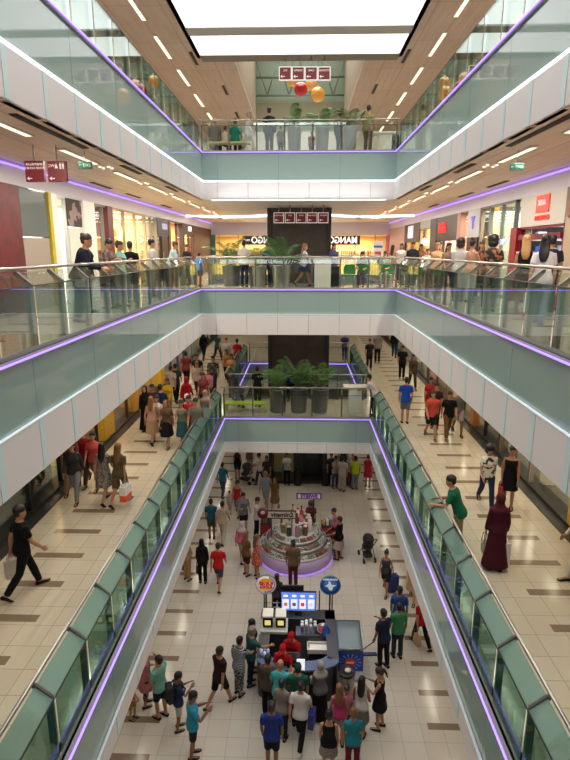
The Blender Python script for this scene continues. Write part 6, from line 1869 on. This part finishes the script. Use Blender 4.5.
pp(('1h', 237, 341), 0, 1.72, 'stand', 'm', ('tee', (176, 36, 44)), tr((60, 50, 56)), S, 't', 'man in red shirt leaning near the far void corner')
pp(('1f', 227, 381), 180, 1.66, 'walk', 'f', ('tee', (190, 140, 90)), tr((26, 26, 30)), ('long_hair', 'b'), 't', 'woman in tan top and black trousers beside bridge corner')
pp(('1h', 231, 356), 200, 1.7, 'stand', 'f', ('tee', (210, 160, 110)), tr(BLK), ('long_hair', 'b'), 't', 'woman in sandy top behind the tan topped woman')
pp(('1h', 197, 355), 185, 1.72, 'walk', 'm', ('tee', (40, 40, 46)), tr(BLK), S, 't', 'man in dark shirt by the blue shop front, far left')
pp(('1h', 205, 392), 5, 1.66, 'walkb', 'f', ('tee', (150, 130, 110)), tr((100, 90, 84)), ('headscarf', (170, 150, 130)), 't', 'woman in beige headscarf walking away by the balustrade')
# bridge of the first floor
pp(('1y', 233, 21.75), 20, 1.66, 'sit', 'f', ('long', ((46, 44, 50), (120, 116, 116), 'print', 24)), tr((50, 48, 54)), ('headscarf', (50, 48, 56)), 't', 'woman in dark patterned clothes sitting on yellow green bench')
pp(('1y', 256, 22.3), 10, 1.7, 'stand', 'm', ('tee', (26, 26, 32)), tr((30, 30, 36)), S, 't', 'person in black behind the yellow green bench')
pp(('1y', 291, 23.2), 190, 1.74, 'lean', 'm', ('tee', (40, 60, 150)), tr(BLK), S, 't', 'man in blue tee behind the palms on the bridge')
pp(('1y', 347, 32.3), 190, 1.7, 'push', 'm', ('tee', (56, 50, 120)), tr((50, 50, 60)), S, 't', 'man in purple tee at the far end of void')
pp(('1h', 374, 377), -60, 1.68, 'lean', 'm', ('tee', (220, 214, 214)), tr(BLK), S, 't', 'person in white tee leaning at the right bridge corner')
# --- first floor, right walkway
pp(('1f', 404.5, 423), 2, 1.78, 'stand', 'm', ('tee', (36, 84, 190)), sh((112, 116, 124)), S, 't', 'man in bright blue tee and grey shorts, right walkway')
pp(('1f', 430.5, 438), 180, 1.76, 'walk', 'm', ('tee', (214, 84, 66)), sh((26, 26, 30)), ('short_hair', 'b'), 't', 'man in coral tee and black shorts, right walkway')
pp(('1f', 447, 438), 182, 1.72, 'walkb', 'm', ('tee', (20, 20, 22)), tr((124, 88, 56)), S, 't', 'man in black tee and brown trousers, right walkway')
pp(('1f', 457, 434), 185, 1.74, 'walk', 'm', ('tank', (120, 116, 114)), sh((190, 184, 178)), S, 'b', 'man in grey tank top and pale shorts, right walkway')
pp(('1f', 412, 388), 178, 1.68, 'walk', 'f', ('long', (86, 76, 70)), tr((60, 52, 50)), ('long_hair', 'k'), 't', 'woman in brown grey jacket beyond the blue tee man')
pp(('1f', 394, 357), 10, 1.74, 'walk', 'm', ('long', (26, 26, 32)), tr((40, 70, 120)), S, 't', 'man in black top and blue jeans far on right walkway')
pp(('1h', 403, 348), 190, 1.7, 'stand', 'm', ('tee', (30, 30, 36)), tr(BLK), S, 't', 'person in dark clothes by the far right shops')
pp(('1f', 377, 362.6), 0, 1.76, 'stand', 'm', ('tee', ((60, 60, 66), (150, 146, 140), 'check', 26)), tr((22, 22, 26)), S, 't', 'man in checked shirt and black trousers, far right corner')
pp(('1h', 370, 341), 170, 1.7, 'stand', 'm', ('tee', (36, 34, 40)), tr(BLK), S, 't', 'man in dark tee by the far right void corner')
pp(('1h', 431, 380), 190, 1.66, 'stand', 'f', ('tee', (190, 50, 44)), tr((90, 40, 40)), ('long_hair', 'k'), 't', 'woman in red top at the reddish shop, right')
pp(('1h', 437, 386), 200, 1.7, 'stand', 'm', ('tee', (70, 40, 36)), tr(BLK), S, 't', 'person in dark brown by the right shop entrance')
o = pp(('1f', 456, 551), -68, 1.76, 'lean', 'm', ('tee', (20, 110, 76)), tr((168, 148, 118)), S, 't', 'man in green tee leaning on the right handrail')
pp(('1f', 485, 505), 185, 1.68, 'walk', 'f', ('tee', ((226, 222, 214), (60, 56, 56), 'print', 7)), tr((44, 60, 92)), ('curly', 'k'), 't', 'woman in white printed tee and jeans, right walkway')
o2 = pp(('1f', 507, 508), 200, 1.66, 'stand', 'f', ('sundress', (18, 18, 24)), None, ('short_hair', 'b'), 't', 'woman in short black dress beside the white printed tee')
bag(o2, 1, 'red bag carried by the woman in short black dress', (176, 50, 60), 'shopping_bag', 0.24, 0.36, 0.12)
o = pp(('1f', 494, 569), 0, 1.68, 'stand', 'f', ('robe', (84, 26, 40)), None, ('headscarf', (92, 32, 46)), 't', 'woman in long maroon robe and maroon headscarf')
bag(o, 1, 'white shopping bag carried by the woman in maroon', (212, 206, 204), 'shopping_bag', 0.32, 0.44, 0.14)
bag(o, 0, 'pale grey handbag of the woman in maroon robe', (176, 166, 152), 'handbag', 0.26, 0.26, 0.12)
pp(('1f', 578, 578), -90, 1.7, 'walk', 'f', ('long', (226, 214, 206)), tr((226, 214, 206)), ('long_hair', 'b'), 't', 'person in white at the right edge of the picture')

# --- second floor, left rail
pp(('2x', 76, -4.25), 80, 1.74, 'lean', 'm', ('long', (28, 30, 44)), tr((34, 44, 60)), ('short_hair', 'b'), 't', 'man in dark navy leaning on the left second floor rail')
pp(('2x', 86, -4.75), 60, 1.72, 'stand', 'f', ('long', (40, 34, 38)), tr((60, 50, 50)), BUN, 't', 'woman with a high dark bun behind the navy man')
pp(('2x', 108, -4.5), 110, 1.66, 'phone', 'f', ('tee', ((120, 90, 80), (60, 46, 46), 'print', 26)), tr((110, 110, 110)), S, 't', 'woman in brown patterned tee at the left rail')
pp(('2x', 119.5, -4.4), 100, 1.62, 'talk', 'f', ('tee', (130, 206, 196)), tr((190, 184, 170)), ('short_hair', 'b'), 't', 'woman in mint tee and pale trousers at the left rail')
pp(('2x', 130, -4.5), 0, 1.62, 'stand', 'm', ('tee', (22, 22, 26)), tr((90, 96, 104)), S, 't', 'youth in black tee between mint tee and white tee')
pp(('2x', 152, -4.45), 70, 1.72, 'stand', 'm', ('tee', (222, 218, 214)), tr((110, 100, 90)), S, 't', 'man in white tee at the left second floor rail')
pp(('2x', 169.5, -4.45), 70, 1.72, 'lean', 'm', ('tee', (170, 196, 206)), tr((100, 90, 84)), ('short_hair', 'b'), 't', 'man in pale blue shirt leaning on the left rail')
pp(('2x', 186.5, -4.6), 120, 1.62, 'stand', 'm', ('tee', (46, 40, 44)), tr((60, 60, 70)), S, 't', 'person in dark tee farthest on the left rail')
# second floor bridge
pp(('2y', 244, 22.0), 10, 1.76, 'stand', 'm', ('tee', (206, 198, 188)), tr((30, 38, 66)), S, 't', 'man in white tee and dark jeans on second floor bridge')
pp(('2y', 304, 22.4), 80, 1.68, 'walk', 'f', ('tee', (226, 222, 222)), ('mini_skirt', (40, 46, 90)), ('long_hair', 'l'), 't', 'woman in white top and navy skirt before dark shaft')
pp(('2y', 362.5, 21.95), 190, 1.68, 'sit', 'f', ('tee', (70, 64, 70)), tr((90, 80, 90)), LH, 't', 'woman in dark tee sitting on a green chair, bridge')
pp(('2y', 386, 21.95), 200, 1.7, 'sit', 'f', ('tee', (176, 190, 170)), tr((150, 150, 140)), ('long_hair', 'b'), 't', 'woman in pale green sitting at the bridge right end')
pp(('2y', 199, 22.3), 20, 1.3, 'stand', 'm', ('tee', (70, 130, 200)), sh((70, 70, 80)), S, 't', 'child in blue at the left end of second floor bridge')
pp(('2y', 334, 23.0), 150, 1.66, 'stand', 'f', ('tee', (90, 90, 130)), tr((60, 60, 90)), LH, 't', 'woman in slate blue right of the white counter')
pp(('2y', 267, 23.2), 190, 1.66, 'stand', 'f', ('tee', (60, 80, 110)), tr((40, 50, 70)), ('long_hair', 'b'), 't', 'woman in dark blue between grey pot and silver pot')
# second floor right rail
pp(('2x', 393, 4.4), 40, 1.62, 'stand', 'f', ('tank', (210, 150, 130)), tr((120, 120, 120)), ('long_hair', 'b'), 't', 'woman in peach top farthest on the right rail')
pp(('2x', 401.5, 4.5), 200, 1.68, 'stand', 'f', ('tee', (226, 222, 218)), tr((90, 90, 100)), LH, 't', 'woman in white tee with black hair, far right rail')
pp(('2x', 413, 4.6), 190, 1.72, 'stand', 'm', ('long', (40, 40, 48)), tr((50, 46, 50)), ('short_hair', 'b'), 't', 'man in dark jacket on the right second floor walkway')
pp(('2x', 421, 5.0), 170, 1.68, 'walk', 'f', ('tee', (150, 110, 80)), tr((90, 80, 70)), ('long_hair', 'b'), 't', 'woman in tan tee beside the dark jacketed man')
pp(('2x', 428, 4.5), 180, 1.45, 'stand', 'm', ('tee', (222, 216, 206)), sh((150, 140, 120)), S, 't', 'boy in white tee at the right second floor rail')
pp(('2x', 437.5, 4.7), 200, 1.64, 'stand', 'f', ('tee', (206, 160, 120)), tr((150, 120, 100)), ('long_hair', 'l'), 't', 'woman with light brown hair and sandy tee, right rail')
pp(('2x', 448.5, 4.6), 170, 1.66, 'walk', 'f', ('tee', (140, 110, 100)), tr((70, 70, 84)), ('long_hair', 'b'), 't', 'woman in brown tee left of the big haired woman')
pp(('2x', 460.5, 4.5), 20, 1.7, 'stand', 'f', ('tee', (206, 202, 198)), tr((80, 84, 100)), ('curly', 'k'), 't', 'woman with big black curly hair, right rail')
pp(('2x', 472.5, 4.7), 60, 1.68, 'talk', 'f', ('tank', (196, 150, 120)), tr((190, 190, 180)), ('bun', 'b'), 't', 'woman in bare shouldered tan top, right rail')
pp(('2x', 492.5, 4.5), 10, 1.72, 'easy', 'm', ('tee', ((26, 26, 30), (150, 96, 60), 'print', 9)), tr((96, 90, 80)), ('curly', 'k'), 't', 'person in black and orange striped tee, right rail')
o = pp(('2x', 526, 4.9), 20, 1.7, 'stand', 'f', ('tank', (30, 30, 36)), ('mini_skirt', (34, 34, 40)), ('long_hair', 'y'), 't', 'blonde woman in black near the blue white shop', (206, 90, 110))
o = pp(('2x', 545, 4.7), 30, 1.72, 'walk', 'f', ('tee', (226, 222, 228)), tr((140, 150, 176)), LH, 't', 'woman in white tee with long black hair, nearest right', (60, 120, 190))
bag(o, 0, 'white bag carried by the black haired woman, right rail', (222, 220, 224), 'shopping_bag', 0.26, 0.36, 0.12)
pp(('2x', 551.5, 5.4), 10, 1.7, 'stand', 'm', ('tee', (50, 46, 60)), tr(BLK), S, 't', 'man in dark tee at the blue white shop entrance')
pp(('2x', 482, 5.3), 190, 1.66, 'stand', 'f', ('tee', (110, 70, 60)), tr((70, 60, 60)), ('long_hair', 'b'), 't', 'woman in dark rust tee before the gold window')

# --- third floor
pp(('3x', 157, -4.4), 80, 1.72, 'stand', 'm', ('tee', (46, 44, 48)), tr(BLK), S, 't', 'man in dark tee at the left third floor rail')
pp(('3x', 191, -4.5), 90, 1.74, 'stand', 'm', ('tee', (130, 136, 134)), tr((90, 90, 90)), S, 't', 'man in grey tee at the left third floor corner')
pp(('3y', 217.5, 22.95), 10, 1.72, 'sit', 'm', ('long', (120, 118, 112)), tr((70, 66, 60)), ('short_hair', 'g'), 't', 'person in grey sitting on pale bench, third floor')
pp(('3y', 227.5, 22.95), 20, 1.35, 'sit', 'm', ('tee', (200, 190, 170)), sh((90, 80, 70)), S, 't', 'child in cream sitting beside the person in grey')
pp(('3y', 237.5, 22.95), 5, 1.68, 'sit', 'm', ('tee', (20, 130, 100)), tr((50, 50, 50)), S, 't', 'person in green tee sitting on pale bench, third floor')
pp(('3y', 250, 23.3), 100, 1.7, 'walk', 'm', ('long', (216, 212, 206)), tr((190, 186, 180)), ('short_hair', 'g'), 't', 'person in white shirt walking behind the pale bench')
pp(('3y', 270, 23.1), 10, 1.74, 'stand', 'm', ('long', (30, 34, 54)), tr((40, 36, 60)), S, 't', 'man in navy between bench and silver pots, third floor')
pp(('3y', 281, 23.6), 10, 1.2, 'stand', 'm', ('tee', (130, 120, 110)), tr(BLK), S, 't', 'child left of the leftmost silver pot, third floor')
pp(('3y', 310.5, 23.7), 190, 1.0, 'stand', 'm', ('tee', (150, 80, 60)), sh((90, 70, 60)), S, 't', 'small child between left and middle silver pots')
pp(('3y', 338, 23.5), 10, 1.7, 'stand', 'm', ('long', (28, 30, 44)), tr((28, 30, 44)), S, 't', 'man in navy between middle and right silver pots')
pp(('3y', 364.5, 22.9), 20, 1.76, 'stand', 'm', ('tee', (176, 166, 110)), tr((130, 100, 90)), S, 't', 'man in straw yellow tee right of the silver pots')
# ------------------------------------------------------------------ light and view
w = bpy.data.worlds.new('world')
scn.world = w
w.use_nodes = True
w.node_tree.nodes['Background'].inputs[0].default_value = (0.9, 0.95, 1.0, 1)
w.node_tree.nodes['Background'].inputs[1].default_value = 0.15
area((0, 6, C3 - 0.1), 6.5, 9, 240, (0.97, 0.98, 1.0))
area((0, 15.3, C3 - 0.1), 6.5, 8.5, 125, (0.97, 0.98, 1.0))
scn.view_settings.view_transform = 'Standard'
scn.view_settings.look = 'None'
scn.view_settings.exposure = -0.58
scn.view_settings.gamma = 1.0
scn.cycles.max_bounces = 8
scn.cycles.transparent_max_bounces = 24
scn.cycles.use_denoising = True
scn.cycles.sample_clamp_indirect = 6.0
